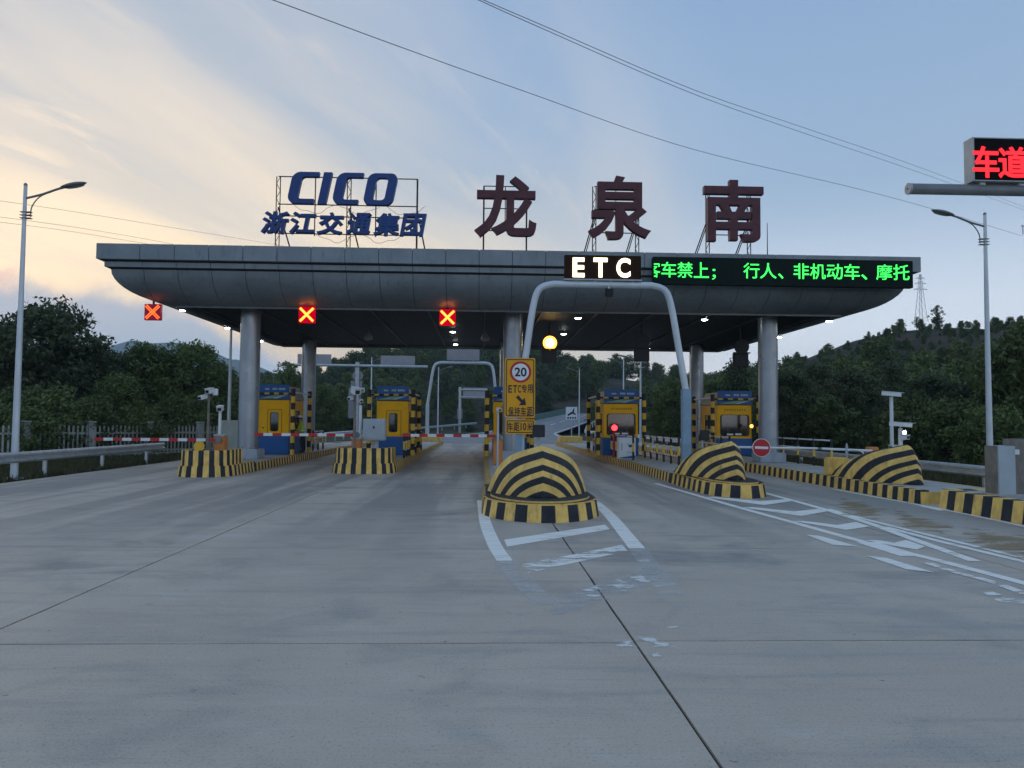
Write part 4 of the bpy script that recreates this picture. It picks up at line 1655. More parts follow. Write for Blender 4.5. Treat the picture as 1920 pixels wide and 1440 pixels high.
def frame_with_hole(m, x0, x1, z0, z1, hole, y, th, mi=0):
    """front wall panel with one rounded opening; inner reveal of depth th"""
    n = len(hole)
    cx, cz = sum(h[0] for h in hole) / n, sum(h[1] for h in hole) / n
    outer = []
    for hx, hz in hole:                           # project the hole's points to the rectangle
        dx_, dz_ = hx - cx, hz - cz
        s = 1e9
        if dx_ > 1e-9: s = min(s, (x1 - cx) / dx_)
        if dx_ < -1e-9: s = min(s, (x0 - cx) / dx_)
        if dz_ > 1e-9: s = min(s, (z1 - cz) / dz_)
        if dz_ < -1e-9: s = min(s, (z0 - cz) / dz_)
        outer.append([cx + dx_ * s, cz + dz_ * s])
    corners = [(x1, z0), (x1, z1), (x0, z1), (x0, z0)]
    for c in corners:                             # snap the nearest point to every corner
        k = min(range(n), key=lambda q: (outer[q][0] - c[0]) ** 2 + (outer[q][1] - c[1]) ** 2)
        outer[k] = list(c)
    for k in range(n):
        k2 = (k + 1) % n
        m.face([(outer[k][0], y, outer[k][1]), (outer[k2][0], y, outer[k2][1]), (hole[k2][0], y, hole[k2][1]), (hole[k][0], y, hole[k][1])], mi)
        m.face([(hole[k][0], y, hole[k][1]), (hole[k2][0], y, hole[k2][1]), (hole[k2][0], y + th, hole[k2][1]), (hole[k][0], y + th, hole[k][1])], mi)


def booth(label, x0, x1, y0, L, front, side):
    """front 'door': narrow rounded door window; 'wide': big windscreen. side: which flank faces a lane"""
    xc = (x0 + x1) / 2
    ZBb, ZS1, ZY, ZTt = DECK, 1.10, 2.66, 3.34
    y1 = y0 + L
    t = thing('toll_booth', label, 'toll booth', (xc, y0, DECK), 'toll booths')
    m = MB().box(x0 - 0.03, x1 + 0.03, y0 - 0.03, y1, ZBb, ZS1)
    part(m, 'lower_body', ['booth_blue'], t, bevel=0.03)
    # upper body walls
    m = MB()
    if front == 'door':
        hx0 = lerp(x0, x1, 0.40)
        hole = rounded_rect(hx0, hx0 + (x1 - x0) * 0.25, 1.30, 2.12, 0.09)
    else:
        hole = rounded_rect(x0 + 0.20, x1 - 0.17, 1.22, 2.20, 0.12)
    frame_with_hole(m, x0, x1, ZS1, ZY, hole, y0, 0.07)
    for xs, sgn in ((x0, -1), (x1, 1)):           # flanks, each with a window opening
        wy0, wy1, wz0, wz1 = y0 + 0.55, y1 - 0.75, 1.32, 2.18
        for (a, b, c, d_) in ((y0, wy0, ZS1, ZY), (wy1, y1, ZS1, ZY), (wy0, wy1, ZS1, wz0), (wy0, wy1, wz1, ZY)):
            m.face([(xs, a, c), (xs, b, c), (xs, b, d_), (xs, a, d_)])
    m.face([(x0, y1, ZS1), (x1, y1, ZS1), (x1, y1, ZY), (x0, y1, ZY)])
    m.face([(x0, y0, ZY), (x1, y0, ZY), (x1, y1, ZY), (x0, y1, ZY)])
    ub = part(m, 'upper_body', ['booth_yellow'], t)
    # front window: rubber frame, pane, dark inside
    m = MB()
    n = len(hole)
    cx, cz = sum(h[0] for h in hole) / n, sum(h[1] for h in hole) / n
    big = [(cx + (hx - cx) * 1.10, cz + (hz - cz) * 1.04) for hx, hz in hole]
    for k in range(n):
        k2 = (k + 1) % n
        m.face([(big[k][0], y0 - 0.012, big[k][1]), (big[k2][0], y0 - 0.012, big[k2][1]), (hole[k2][0], y0 - 0.012, hole[k2][1]), (hole[k][0], y0 - 0.012, hole[k][1])])
        m.face([(big[k][0], y0 - 0.012, big[k][1]), (big[k][0], y0 + 0.004, big[k][1]), (big[k2][0], y0 + 0.004, big[k2][1]), (big[k2][0], y0 - 0.012, big[k2][1])])
    wf = part(m, 'window', ['black'], t)
    m = MB()
    m.face([(hx, y0 + 0.04, hz) for hx, hz in hole])
    m.build('pane', ['glass'], wf, origin=WLOC[t.name]).location = (0, 0, 0)
    for xs, sgn in ((x0, -1), (x1, 1)):
        m = MB().box(xs - 0.012, xs + 0.012, y0 + 0.52, y1 - 0.72, 1.29, 1.33)
        m.box(xs - 0.012, xs + 0.012, y0 + 0.52, y1 - 0.72, 2.17, 2.21)
        m.box(xs - 0.012, xs + 0.012, y0 + 0.52, y0 + 0.56, 1.33, 2.17)
        m.box(xs - 0.012, xs + 0.012, y1 - 0.76, y1 - 0.72, 1.33, 2.17)
        sw = part(m, 'side_window', ['black'], t)
        m = MB()
        m.face([(xs - sgn * 0.004, y0 + 0.55, 1.32), (xs - sgn * 0.004, y1 - 0.75, 1.32), (xs - sgn * 0.004, y1 - 0.75, 2.18), (xs - sgn * 0.004, y0 + 0.55, 2.18)])
        m.build('pane', ['glass'], sw, origin=WLOC[t.name]).location = (0, 0, 0)
    # inside: floor, desk, screen, chair back, a dim ceiling light
    m = MB().box(x0 + 0.05, x1 - 0.05, y0 + 0.08, y1 - 0.06, ZS1 - 0.04, ZS1 - 0.01)
    m.box(x0 + 0.1, x1 - 0.1, y0 + 0.35, y0 + 0.8, ZS1 + 0.02, ZS1 + 0.09)
    m.box(xc - 0.05, xc + 0.33, y0 + 0.55, y0 + 0.60, ZS1 + 0.2, ZS1 + 0.5)
    m.box(xc - 0.3, xc + 0.05, y0 + 1.3, y0 + 1.4, ZS1 + 0.0, ZS1 + 0.75)
    m.box(x0 + 0.05, x0 + 0.10, y0 + 1.9, y1 - 0.06, ZS1, ZY - 0.3)
    part(m, 'interior', ['interior'], t)
    m = MB().box(xc - 0.12, xc + 0.12, y0 + 1.0, y0 + 1.6, ZY - 0.08, ZY - 0.04)
    part(m, 'inside_light', ['booth_light'], t)
    if front == 'door':
        m = MB()
        dx0, dx1 = lerp(x0, x1, 0.30), lerp(x0, x1, 0.78)
        for (a, b, c, d_) in ((dx0, dx0 + 0.025, ZS1 + .02, 2.26), (dx1 - 0.025, dx1, ZS1 + .02, 2.26), (dx0 + .025, dx1 - .025, 2.235, 2.26)):
            m.box(a, b, y0 - 0.02, y0 - 0.002, c, d_)
        dr = part(m, 'door_frame', ['booth_trim'], t)
        m = MB().box(lerp(x0, x1, 0.15), lerp(x0, x1, 0.19), y0 - 0.04, y0 - 0.002, 1.42, 1.47)
        part(m, 'door_handle', ['black'], t)
    else:
        m = MB()
        for k in range(9):
            xx = lerp(x0 + 0.35, x1 - 0.35, k / 8)
            m.box(xx, xx + 0.07, y0 - 0.004, y0 - 0.001, 2.40, 2.49)
        part(m, 'lettering', ['booth_trim'], t)
        m = MB().box(xc - 0.35, xc - 0.05, y0 + 0.02, y0 + 0.03, 1.25, 1.32)
        m.box(xc + 0.05, xc + 0.35, y0 + 0.02, y0 + 0.03, 1.25, 1.33)
        part(m, 'notice', ['sign_white'], t)
    # roof and the header sign on it
    m = MB()
    hx = [(x0 - 0.04, y0 - 0.02), (x1 + 0.04, y0 - 0.02), (x1 + 0.04, y1 + 0.02), (x0 - 0.04, y1 + 0.02)]
    ix = [(x0 + 0.14, y0 + 0.2), (x1 - 0.14, y0 + 0.2), (x1 - 0.14, y1 - 0.3), (x0 + 0.14, y1 - 0.3)]
    for k in range(4):
        k2 = (k + 1) % 4
        m.face([(*hx[k], ZY + 0.03), (*hx[k2], ZY + 0.03), (*hx[k2], ZY + 0.10), (*hx[k], ZY + 0.10)])
        m.face([(*hx[k], ZY + 0.10), (*hx[k2], ZY + 0.10), (*ix[k2], ZTt - 0.05), (*ix[k], ZTt - 0.05)])
    m.face([(*q, ZTt - 0.05) for q in ix])
    m.face([(*q, ZY + 0.03) for q in reversed(hx)])
    part(m, 'roof', ['booth_roof'], t)
    sx0, sx1, ys = x0 + 0.0, x1 + 0.02, y0 - 0.10
    m = MB().box(sx0, sx1, ys, ys + 0.07, ZY + 0.05, ZTt)
    hd = part(m, 'header_sign', ['booth_blue'], t, bevel=0.01)
    m = MB()
    w_ = sx1 - sx0
    zq = ZY + 0.07
    m.face([(sx0 + 0.05, ys - 0.004, zq), (sx0 + w_ * 0.42, ys - 0.004, zq), (sx1 - 0.03, ys - 0.004, zq + 0.24), (sx1 - 0.25, ys - 0.004, zq + 0.24)])
    s1 = m.build('stripe', ['booth_green'], hd, origin=WLOC[t.name])
    s1.location = (0, 0, 0)
    m = MB()
    m.face([(sx0 + w_ * 0.45, ys - 0.005, zq), (sx0 + w_ * 0.60, ys - 0.005, zq), (sx1 - 0.01, ys - 0.005, zq + 0.17), (sx1 - 0.01, ys - 0.005, zq + 0.235)])
    s2 = m.build('stripe', ['booth_pale'], hd, origin=WLOC[t.name])
    s2.location = (0, 0, 0)
    m = MB()
    rr = random.Random(int(xc * 10))
    for q, (a, b) in enumerate(((0.22, 0.36), (0.46, 0.62), (0.66, 0.88))):
        n_ = 3 + q
        for k in range(n_):
            xa, xb = sx0 + w_ * lerp(a, b, k / n_), sx0 + w_ * lerp(a, b, (k + 0.78) / n_)
            zz = ZTt - 0.24
            m.face([(xa, ys - 0.004, zz), (xb, ys - 0.004, zz), (xb + (0.02 if q == 0 else 0), ys - 0.004, zz + 0.09 * (0.5 if q == 0 else 1)), (xa, ys - 0.004, zz + 0.09)])
    lt = m.build('lettering', ['booth_pale'], hd, origin=WLOC[t.name])
    lt.location = (0, 0, 0)
    return t


mat('booth_trim', (0.42, 0.20, 0.01), 0.5)


def striped_post(m, x, y, z0, z1, r=0.095, band=0.29):
    k = 0
    z = z1
    while z > z0 + 1e-4:
        zz = max(z0, z - band * (1.15 if k == 0 else 1))
        m.tube([(x, y, zz), (x, y, z)], r, 14, mi=(k + 1) % 2)
        z = zz
        k += 1


def guard_frame(label, xl, xr, y0, y1, z=3.16, left=True):
    t = thing('crash_guard', label, 'crash guard', ((xl + xr) / 2, y0, DECK), 'striped guard frames round the booths')
    for x, y in ((xl, y0), (xr, y0), (xl, y1), (xr, y1)):
        m = MB()
        striped_post(m, x, y, DECK, z)
        part(m, 'post', ['yellow', 'black'], t)
    m = MB()
    n = 9
    for k in range(n):
        m.tube([(lerp(xl, xr, k / n), y0, z - 0.22), (lerp(xl, xr, (k + 1) / n), y0, z - 0.22)], 0.042, 8, mi=(k + 1) % 2)
    part(m, 'crossbar', ['yellow', 'black'], t)
    for x in (xl, xr):
        m = MB().tube([(x, y0, z - 0.16), (x, y1, z - 0.16)], 0.035, 8)
        part(m, 'side_bar', ['white_paint'], t)
    return t


BO = [('yellow and blue toll booth at far left, door side beside the first round column', at(484, 800, 34.2).x, at(541, 800, 34.2).x, 34.2, 2.7, 'door', 1),
      ('yellow and blue toll booth with a narrow door window behind the big grey cabinet', at(706, 800, 34.4).x, at(765, 800, 34.4).x, 34.4, 2.7, 'door', 1),
      ('yellow toll booth mostly hidden behind the middle column and the speed sign', 0.50, 1.95, 34.2, 2.7, 'wide', -1),
      ('toll booth with a wide dark windscreen behind the white and blue cabinet', at(1132, 800, 35.6).x, at(1196, 800, 35.6).x, 35.6, 2.7, 'wide', -1),
      ('rightmost toll booth with a wide windscreen, left of the right front column', at(1345, 800, 36.0).x, at(1409, 800, 36.0).x, 36.0, 2.7, 'wide', -1)]
for b in BO:
    booth(*b)
GF = ['black and yellow guard frame around the far left booth', 'black and yellow guard frame around the booth behind the grey cabinet',
      'black and yellow guard frame beside the booth hidden by the middle column', 'black and yellow guard frame around the booth with the white cabinet',
      'black and yellow guard frame around the rightmost booth']
for g_, b in zip(GF, BO):
    guard_frame(g_, b[1] - 0.30, b[2] + 0.24, b[3] - 0.25, b[3] + 2.95)


# ------------------------------------------------------------------ barriers
def barrier(label, mx, y, ztop, xtip, zarm, arm_y, group='lane barriers', bands=None):
    t = thing('lane_barrier', label, 'barrier', (mx, y, DECK), group)
    m = MB().box(mx - 0.17, mx + 0.17, y - 0.20, y + 0.20, DECK, ztop)
    cab = part(m, 'machine_cabinet', ['orange'], t, bevel=0.02)
    m = MB().box(mx - 0.19, mx + 0.19, y - 0.22, y + 0.22, ztop + 0.002, ztop + 0.07)
    part(m, 'cabinet_lid', ['cabinet'], t, bevel=0.02)
    m = MB().disc_y((mx, arm_y - 0.10, zarm), 0.11, 0.12, 18)
    part(m, 'pivot', ['lamp_grey'], t)
    s = 1 if xtip > mx else -1
    L = abs(xtip - mx)
    n = max(5, round(L / 0.31))
    if n % 2 == 0:
        n += 1
    for k in range(n):
        a, b_ = mx + s * (0.1 + (L - 0.1) * k / n), mx + s * (0.1 + (L - 0.1) * (k + 1) / n)
        m = MB().box(min(a, b_), max(a, b_), arm_y - 0.125, arm_y - 0.085, zarm - 0.05, zarm + 0.05)
        part(m, 'arm_band', ['red' if (n - 1 - k) % 2 == 0 else 'white_paint'], t)
    return t


bx = at(409, 824, 26.3)
barrier('red and white barrier arm at far left with an orange machine on the first island', bx.x, 26.6, 1.22, at(180, 825, 26.4).x, at(300, 824, 26.4).z, 26.4)
bx = at(668, 820, 27.4)
barrier('red and white barrier arm crossing in front of the far left booth', bx.x, 27.6, 1.12, at(479, 813, 27.5).x, at(570, 815, 27.5).z, 27.5)
bx = at(934, 820, 27.2)
barrier('red and white barrier arm across the lane left of the nearest chevron nose', bx.x, 27.4, 1.18, at(755, 816, 27.2).x, at(830, 816.5, 27.2).z, 27.2)

# right lane: thin white arm with a no-entry disc
ya = 24.0
t = thing('lane_barrier', 'thin white barrier arm with a red no entry disc beside the right front column', 'barrier', (at(1635, 850, ya).x, ya, DECK), 'lane barriers')
mx = at(1635, 850, ya).x
m = MB().box(mx - 0.16, mx + 0.16, ya - 0.14, ya + 0.14, DECK, at(1635, 838, ya).z)
part(m, 'machine_cabinet', ['orange'], t, bevel=0.02)
m = MB().tube([(at(1365, 838, ya).x, ya - 0.2, at(1400, 838, ya).z), (at(1527, 840, ya).x, ya - 0.2, at(1527, 840.5, ya).z)], 0.035, 8)
part(m, 'arm', ['white_paint'], t)
m = MB().tube([(at(1535, 840, ya).x, ya - 0.2, at(1535, 841, ya).z), (mx - 0.1, ya - 0.2, at(1630, 845, ya).z)], 0.04, 8)
part(m, 'arm_root', ['white_paint'], t)
m = MB().tube([(at(1527, 840, ya).x, ya - 0.2, at(1527, 840.5, ya).z), (at(1535, 840, ya).x, ya - 0.2, at(1535, 841, ya).z)], 0.028, 8)
part(m, 'arm_joint', ['lamp_grey'], t)
c = at(1428, 839.5, ya - 0.3)
m = MB().disc_y((c.x, ya - 0.29, c.z), 0.285, 0.02, 32)
part(m, 'disc_rim', ['sign_white'], t)
m = MB().disc_y((c.x, ya - 0.296, c.z), 0.268, 0.004, 32)
part(m, 'disc', ['red'], t)
m = MB().cbox((c.x, ya - 0.300, c.z), 0.42, 0.004, 0.075, ry=R(2))
part(m, 'white_bar', ['sign_white'], t)

# round plate on a bent pipe by the right chevron nose
c = at(1588, 845, 23.2)
t = thing('round_marker', 'weathered oval plate on a bent white pipe behind the right chevron nose', 'marker', (c.x, 23.2, DECK))
m = MB().disc_y((0, 0, 0), 0.20, 0.02, 24)
mp = MB()
for f in range(len(m.f)):
    mp.face([(c.x + m.v[i][0] * 0.55, 23.2 + m.v[i][1] + m.v[i][0] * 0.7, c.z + m.v[i][2] * 1.15) for i in m.f[f]])
part(mp, 'plate', ['cabinet'], t)
m = MB().tube(curve_pts([(c.x, 23.26, c.z), (c.x + 0.25, 23.2, c.z + 0.03), (c.x + 0.5, 23.15, c.z - 0.10), (c.x + 0.56, 23.15, DECK)], 5), 0.025, 8)
part(m, 'pipe', ['white_paint'], t)


# ------------------------------------------------------------------ railings by the booths
def railing(label, pts, rails=3, h=1.0, z=DECK, post_gap=1.0):
    t = thing('railing', label, 'railing', (pts[0][0], pts[0][1], z), 'black and yellow railings by the booths')
    for k in range(len(pts) - 1):
        a, b = Vector((*pts[k], z)), Vector((*pts[k + 1], z))
        L = (b - a).length
        n = max(1, round(L / post_gap))
        for q in range(n + 1):
            if q == n and k < len(pts) - 2:
                continue
            p = a.lerp(b, q / n)
            m = MB()
            zz, mi = z, 0
            while zz < z + h - 1e-3:
                z2 = min(z + h, zz + 0.34)
                m.tube([(p.x, p.y, zz), (p.x, p.y, z2)], 0.045, 8, mi=mi)
                zz, mi = z2, 1 - mi
            part(m, 'post', ['black', 'yellow'], t)
        for r_ in range(rails):
            zz = z + h - 0.05 - r_ * 0.32
            m = MB().tube([(a.x, a.y, zz), (b.x, b.y, zz)], 0.028, 8)
            part(m, 'rail', ['white_paint'], t)
    return t


railing('short black and white railing behind the far left booth', [(-8.3, 38.2), (-8.3, 40.6)], 2)
railing('railing along the island edge right of the booth behind the grey cabinet', [(-3.18, 31.6), (-3.18, 40.4)], 3, post_gap=1.1)
railing('railing along the left edge of the island with the white cabinet', [(5.95, 41.0), (5.95, 33.0), (6.15, 31.2)], 3, post_gap=1.1)
railing('short railing between the white cabinet and the near arch leg', [(7.1, 33.4), (7.1, 27.6)], 3, post_gap=1.2)
railing('railing in front of the right front column behind the no entry disc', [(10.25, 36.0), (10.25, 31.6)], 2, post_gap=1.2)
railing('black and white railing right of the right front column', [(12.1, 32.0), (12.2, 26.5)], 2, post_gap=1.5)


# ------------------------------------------------------------------ cabinets
c0 = at(680, 785, 27.9)
c1 = at(722, 826, 27.9)
t = thing('control_cabinet', 'large square grey cabinet on legs above the second island nose', 'cabinet', ((c0.x + c1.x) / 2, 27.9, DECK))
m = MB().box(c0.x, c1.x, 27.9, 28.3, c1.z, c0.z)
bd = part(m, 'body', ['cabinet'], t, bevel=0.02)
m = MB().box(c0.x + 0.06, c1.x - 0.04, 27.885, 27.898, c1.z + 0.05, c0.z - 0.05)
part(m, 'door', ['cabinet'], t, bevel=0.006)
hx = at(701, 801, 27.88)
m = MB().box(hx.x - 0.025, hx.x + 0.025, 27.85, 27.884, hx.z - 0.05, hx.z + 0.04)
part(m, 'lock', ['black'], t)
for x in (lerp(c0.x, c1.x, 0.45), lerp(c0.x, c1.x, 0.62)):
    m = MB().box(x - 0.05, x + 0.05, 28.05, 28.15, DECK, c1.z)
    part(m, 'leg', ['cabinet'], t)

c0, c1 = at(1160, 820, 32.0), at(1192, 852, 32.0)
t = thing('service_cabinet', 'white and blue service cabinet in front of the windscreen booth', 'cabinet', ((c0.x + c1.x) / 2, 32.0, DECK))
m = MB().box(c0.x, c1.x, 32.0, 32.45, DECK, c0.z)
part(m, 'body', ['white_paint'], t, bevel=0.02)
m = MB().box(c0.x - 0.01, c1.x + 0.01, 31.99, 32.46, c0.z + 0.002, c0.z + 0.05)
part(m, 'lid', ['booth_blue'], t)
m = MB()
m.face([(c0.x + 0.02, 31.995, DECK + 0.03), (c1.x - 0.02, 31.995, DECK + 0.03), (c1.x - 0.02, 31.995, DECK + 0.16), (c0.x + 0.3, 31.995, DECK + 0.10), (c0.x + 0.02, 31.995, DECK + 0.06)])
part(m, 'blue_wave', ['booth_blue'], t)
m = MB().disc_y((lerp(c0.x, c1.x, 0.68), 31.985, lerp(DECK, c0.z, 0.62)), 0.075, 0.01, 18)
part(m, 'emblem', ['navy'], t)
m = MB().box(lerp(c0.x, c1.x, 0.15), lerp(c0.x, c1.x, 0.22), 31.99, 31.998, lerp(DECK, c0.z, 0.4), lerp(DECK, c0.z, 0.72))
part(m, 'lettering', ['booth_pale'], t)

q = gp(1873, 931, 0.385)
t = thing('roadside_cabinet', 'tall grey steel cabinet with a brown stained left face at the right edge', 'cabinet', (q.x + 0.25, q.y + 0.2, 0.385))
x0, x1 = q.x, at(1905, 880, q.y).x
zt = at(1873, 836, q.y).z
m = MB().box(x0, x1, q.y, q.y + 0.40, 0.385, zt)
part(m, 'body', ['cabinet'], t, bevel=0.012)
m = MB().box(x0 - 0.015, x0 - 0.002, q.y + 0.01, q.y + 0.39, 0.385, zt - 0.004)
part(m, 'rusty_side', ['cabinet_brown'], t)
m = MB().box(x1 + 0.004, x1 + 0.42, q.y + 0.05, q.y + 0.4, 0.385, zt + 0.14)
part(m, 'side_box', ['cabinet_brown'], t, bevel=0.012)
m = MB().box(x1 - 0.03, x1 + 0.06, q.y - 0.03, q.y - 0.002, zt - 0.17, zt - 0.07)
part(m, 'hinge', ['white_paint'], t)
m = MB().box(x0 - 0.05, x1 + 0.5, q.y - 0.03, q.y + 0.45, 0.386, 0.43)
part(m, 'plinth', ['deck'], t)


# ------------------------------------------------------------------ the yellow speed sign and other plates
YP = 23.2
s0, s1 = at(947, 671, YP), at(1003, 783, YP)
t = thing('speed_sign', 'tall yellow sign with a round 20 speed limit above ETC text and an arrow', 'sign', (at(975, 840, YP).x, YP, DECK))


def sign_panel(t, xa, xb, za, zb, Y, r=0.05):
    m = MB()
    ol = rounded_rect(xa, xb, za, zb, r)
    m.face([(x, Y, z) for x, z in ol])
    m.face([(x, Y + 0.025, z) for x, z in reversed(ol)])
    for k in range(len(ol)):
        k2 = (k + 1) % len(ol)
        m.face([(ol[k][0], Y, ol[k][1]), (ol[k][0], Y + 0.025, ol[k][1]), (ol[k2][0], Y + 0.025, ol[k2][1]), (ol[k2][0], Y, ol[k2][1])])
    p_ = part(m, 'sign_plate', ['sign_yellow'], t)
    m = MB()
    a = rounded_rect(xa + 0.035, xb - 0.035, za + 0.035, zb - 0.035, r)
    b = rounded_rect(xa + 0.062, xb - 0.062, za + 0.062, zb - 0.062, r * 0.7)
    for k in range(len(a)):
        k2 = (k + 1) % len(a)
        m.face([(a[k][0], Y - 0.003, a[k][1]), (a[k2][0], Y - 0.003, a[k2][1]), (b[k2][0], Y - 0.003, b[k2][1]), (b[k][0], Y - 0.003, b[k][1])])
    o = m.build('border', ['sign_black'], p_, origin=WLOC[t.name])
    o.location = (0, 0, 0)


sign_panel(t, s0.x, s1.x, s1.z, s0.z, YP)
sp0, sp1 = at(948, 786, YP), at(1003, 814, YP)
sign_panel(t, sp0.x, sp1.x, sp1.z, sp0.z, YP)
c = at(976, 697.5, YP)
m = MB().disc_y((c.x, YP - 0.006, c.z), 0.325, 0.004, 36)
rd = part(m, 'red_ring', ['red'], t)
m = MB().disc_y((c.x, YP - 0.010, c.z), 0.255, 0.003, 36)
part(m, 'ring_face', ['sign_white'], t)
m = MB()
px_text(m, '20', 965, 987.5, 689, 706, YP - 0.014, depth=0.003, offset=0.026)
part(m, 'number', ['sign_black'], t)
for s, x0, x1, y0, y1, off in (('E', 953, 960, 722, 736.5, .026), ('T', 962, 969.5, 722, 736.5, .026), ('C', 971, 977, 722, 736.5, .026), ('专', 978, 988, 721, 737, .019), ('用', 989, 999, 721, 737, .019),
                               ('保', 953, 963.5, 763, 780, .019), ('持', 964.5, 975, 763, 780, .019), ('车', 976, 987, 763, 780, .019), ('距', 988, 999, 763, 780, .019),
                               ('车', 951.5, 962, 792, 808, .019), ('距', 963, 974, 792, 808, .019), ('10', 976, 987, 793, 807, .024), ('米', 988, 999, 792, 808, .019)):
    m = MB()
    px_text(m, s, x0, x1, y0, y1, YP - 0.004, depth=0.004, offset=off)
    part(m, 'sign_character', ['sign_black'], t)
m = MB()
ap = [(967, 745), (972, 741), (979.5, 750), (984, 745.5), (986.5, 759.5), (972.5, 760), (977, 755)]
ap = [at(x, y, YP) for x, y in ap]
m.face([(p.x, YP - 0.004, p.z) for p in reversed(ap)])
part(m, 'arrow', ['sign_black'], t)
m = MB().box(at(968, 830, YP).x, at(979, 830, YP).x, YP + 0.05, YP + 0.17, DECK, s0.z - 0.1)
part(m, 'post', ['pole_blue'], t)

# small dark square on a post in front of it
c = at(1010, 808, 21.0)
t = thing('back_plate', 'small dark square signal seen from behind at the right foot of the speed sign', 'signal', (c.x, 21.0, DECK))
m = MB().box(c.x - 0.17, c.x + 0.17, 20.95, 21.05, c.z - 0.17, c.z + 0.17)
part(m, 'plate', ['black'], t, bevel=0.015)
m = MB().tube([(c.x, 21.1, DECK), (c.x, 21.1, c.z + 0.1)], 0.04, 8)
part(m, 'post', ['board_case'], t)
c = at(1321, 816, 25.5)
t = thing('back_plate', 'small dark square signal left of the rightmost booth, above the chevron nose', 'signal', (c.x, 25.5, DECK))
m = MB().box(c.x - 0.155, c.x + 0.155, 25.45, 25.55, c.z - 0.17, c.z + 0.17)
part(m, 'plate', ['black'], t, bevel=0.015)
m = MB().tube([(c.x - 0.05, 25.6, DECK), (c.x - 0.05, 25.6, c.z + 0.1)], 0.04, 8)
part(m, 'post', ['board_case'], t)


# far cantilever sign frame, plates seen from behind
YT = 65.0
px0 = at(668, 800, YT).x
t = thing('sign_gantry', 'grey T shaped sign gantry beyond the booths with two blank plates seen from behind', 'gantry', (px0, YT, 0))
m = MB().tube([(px0, YT, 0), (px0, YT, at(668, 679, YT).z)], 0.16, 14)
part(m, 'post', ['galv'], t)
za = at(668, 687, YT).z
m = MB().tube([(at(532, 686, YT).x, YT - 0.25, at(532, 684, YT).z), (at(802, 688, YT).x, YT - 0.25, at(802, 688, YT).z)], 0.11, 12)
part(m, 'arm', ['galv'], t)
for xa, xb, y0, y1 in ((558, 621, 664, 683), (714, 778, 667, 685)):
    m = MB().box(at(xa, y0, YT).x, at(xb, y0, YT).x, YT + 0.0, YT + 0.10, at((xa + xb) / 2, y1, YT).z, at((xa + xb) / 2, y0, YT).z)
    part(m, 'sign_plate', ['sign_back'], t, bevel=0.01)
m = MB().disc_y((px0, YT + 0.25, at(668, 704, YT).z), 0.45, 0.04, 24)
part(m, 'round_plate', ['sign_back'], t)
for xa, xb, y0, y1 in ((657, 678, 714, 726), (653, 676, 727, 784)):
    m = MB().box(at(xa, y0, YT).x, at(xb, y0, YT).x, YT + 0.2, YT + 0.26, at(668, y1, YT).z, at(668, y0, YT).z)
    part(m, 'sign_plate', ['sign_back'], t)

YT = 120.0
px0 = at(862, 790, YT).x
t = thing('sign_gantry', 'distant cantilever road sign seen from behind beyond the far arch', 'gantry', (px0, YT, 0))
m = MB().tube([(px0, YT, 0), (px0, YT, at(862, 726, YT).z)], 0.22, 12)
part(m, 'post', ['galv'], t)
m = MB().box(at(868, 735, YT).x, at(914, 735, YT).x, YT - 0.1, YT, at(890, 748, YT).z, at(890, 727, YT).z)
part(m, 'sign_plate', ['sign_back'], t)
m = MB()
for y_ in (731, 745):
    m.tube([(px0, YT - 0.25, at(880, y_, YT).z), (at(913, y_, YT).x, YT - 0.25, at(880, y_, YT).z)], 0.13, 8)
part(m, 'arm', ['galv'], t)
m = MB().box(at(857, 775, YT).x, at(867, 775, YT).x, YT + 0.3, YT + 0.4, at(862, 785, YT).z, at(862, 766, YT).z)
part(m, 'small_plate', ['sign_back'], t)

YW = 72.0
t = thing('curve_sign', 'square white sign with a black branching road symbol beside the far ramp', 'sign', (at(1072, 800, YW).x, YW, 0))
m = MB().box(at(1061, 775, YW).x, at(1082.5, 775, YW).x, YW, YW + 0.05, at(1072, 787, YW).z, at(1072, 763, YW).z)
part(m, 'plate', ['sign_white'], t)
m = MB()
for poly in ([(1064, 777), (1072, 772), (1074.5, 775), (1065, 780)], [(1073, 772), (1075, 766), (1077, 766), (1076, 774), (1073, 776)], [(1075, 773), (1080, 776), (1079, 778), (1074, 776)]):
    m.face([(at(x, y, YW).x, YW - 0.012, at(x, y, YW).z) for x, y in reversed(poly)])
for k in range(4):
    a, b = 1063.5 + k * 4.6, 1066.6 + k * 4.6
    m.face([(at(x, y, YW).x, YW - 0.012, at(x, y, YW).z) for x, y in ((a, 785), (b, 785), (b, 782), (a, 782))])
part(m, 'symbol', ['sign_black'], t)
m = MB().tube([(at(1072, 800, YW).x, YW + 0.1, 0), (at(1072, 800, YW).x, YW + 0.1, at(1072, 765, YW).z)], 0.06, 8)
part(m, 'post', ['galv'], t)


# ------------------------------------------------------------------ cameras on poles
def bullet(m, c, L, w, rz, rx=0.0, hood=True):
    """camera housing box with a sun hood"""
    m.cbox(c, w, L, w * 0.85, rz, rx)
    if hood:
        M = Matrix.Rotation(rz, 3, 'Z') @ Matrix.Rotation(rx, 3, 'X')
        q = M @ Vector((0, -L * 0.06, w * 0.5)) + Vector(c)
        m.cbox(q, w * 1.15, L * 1.12, w * 0.1, rz, rx)


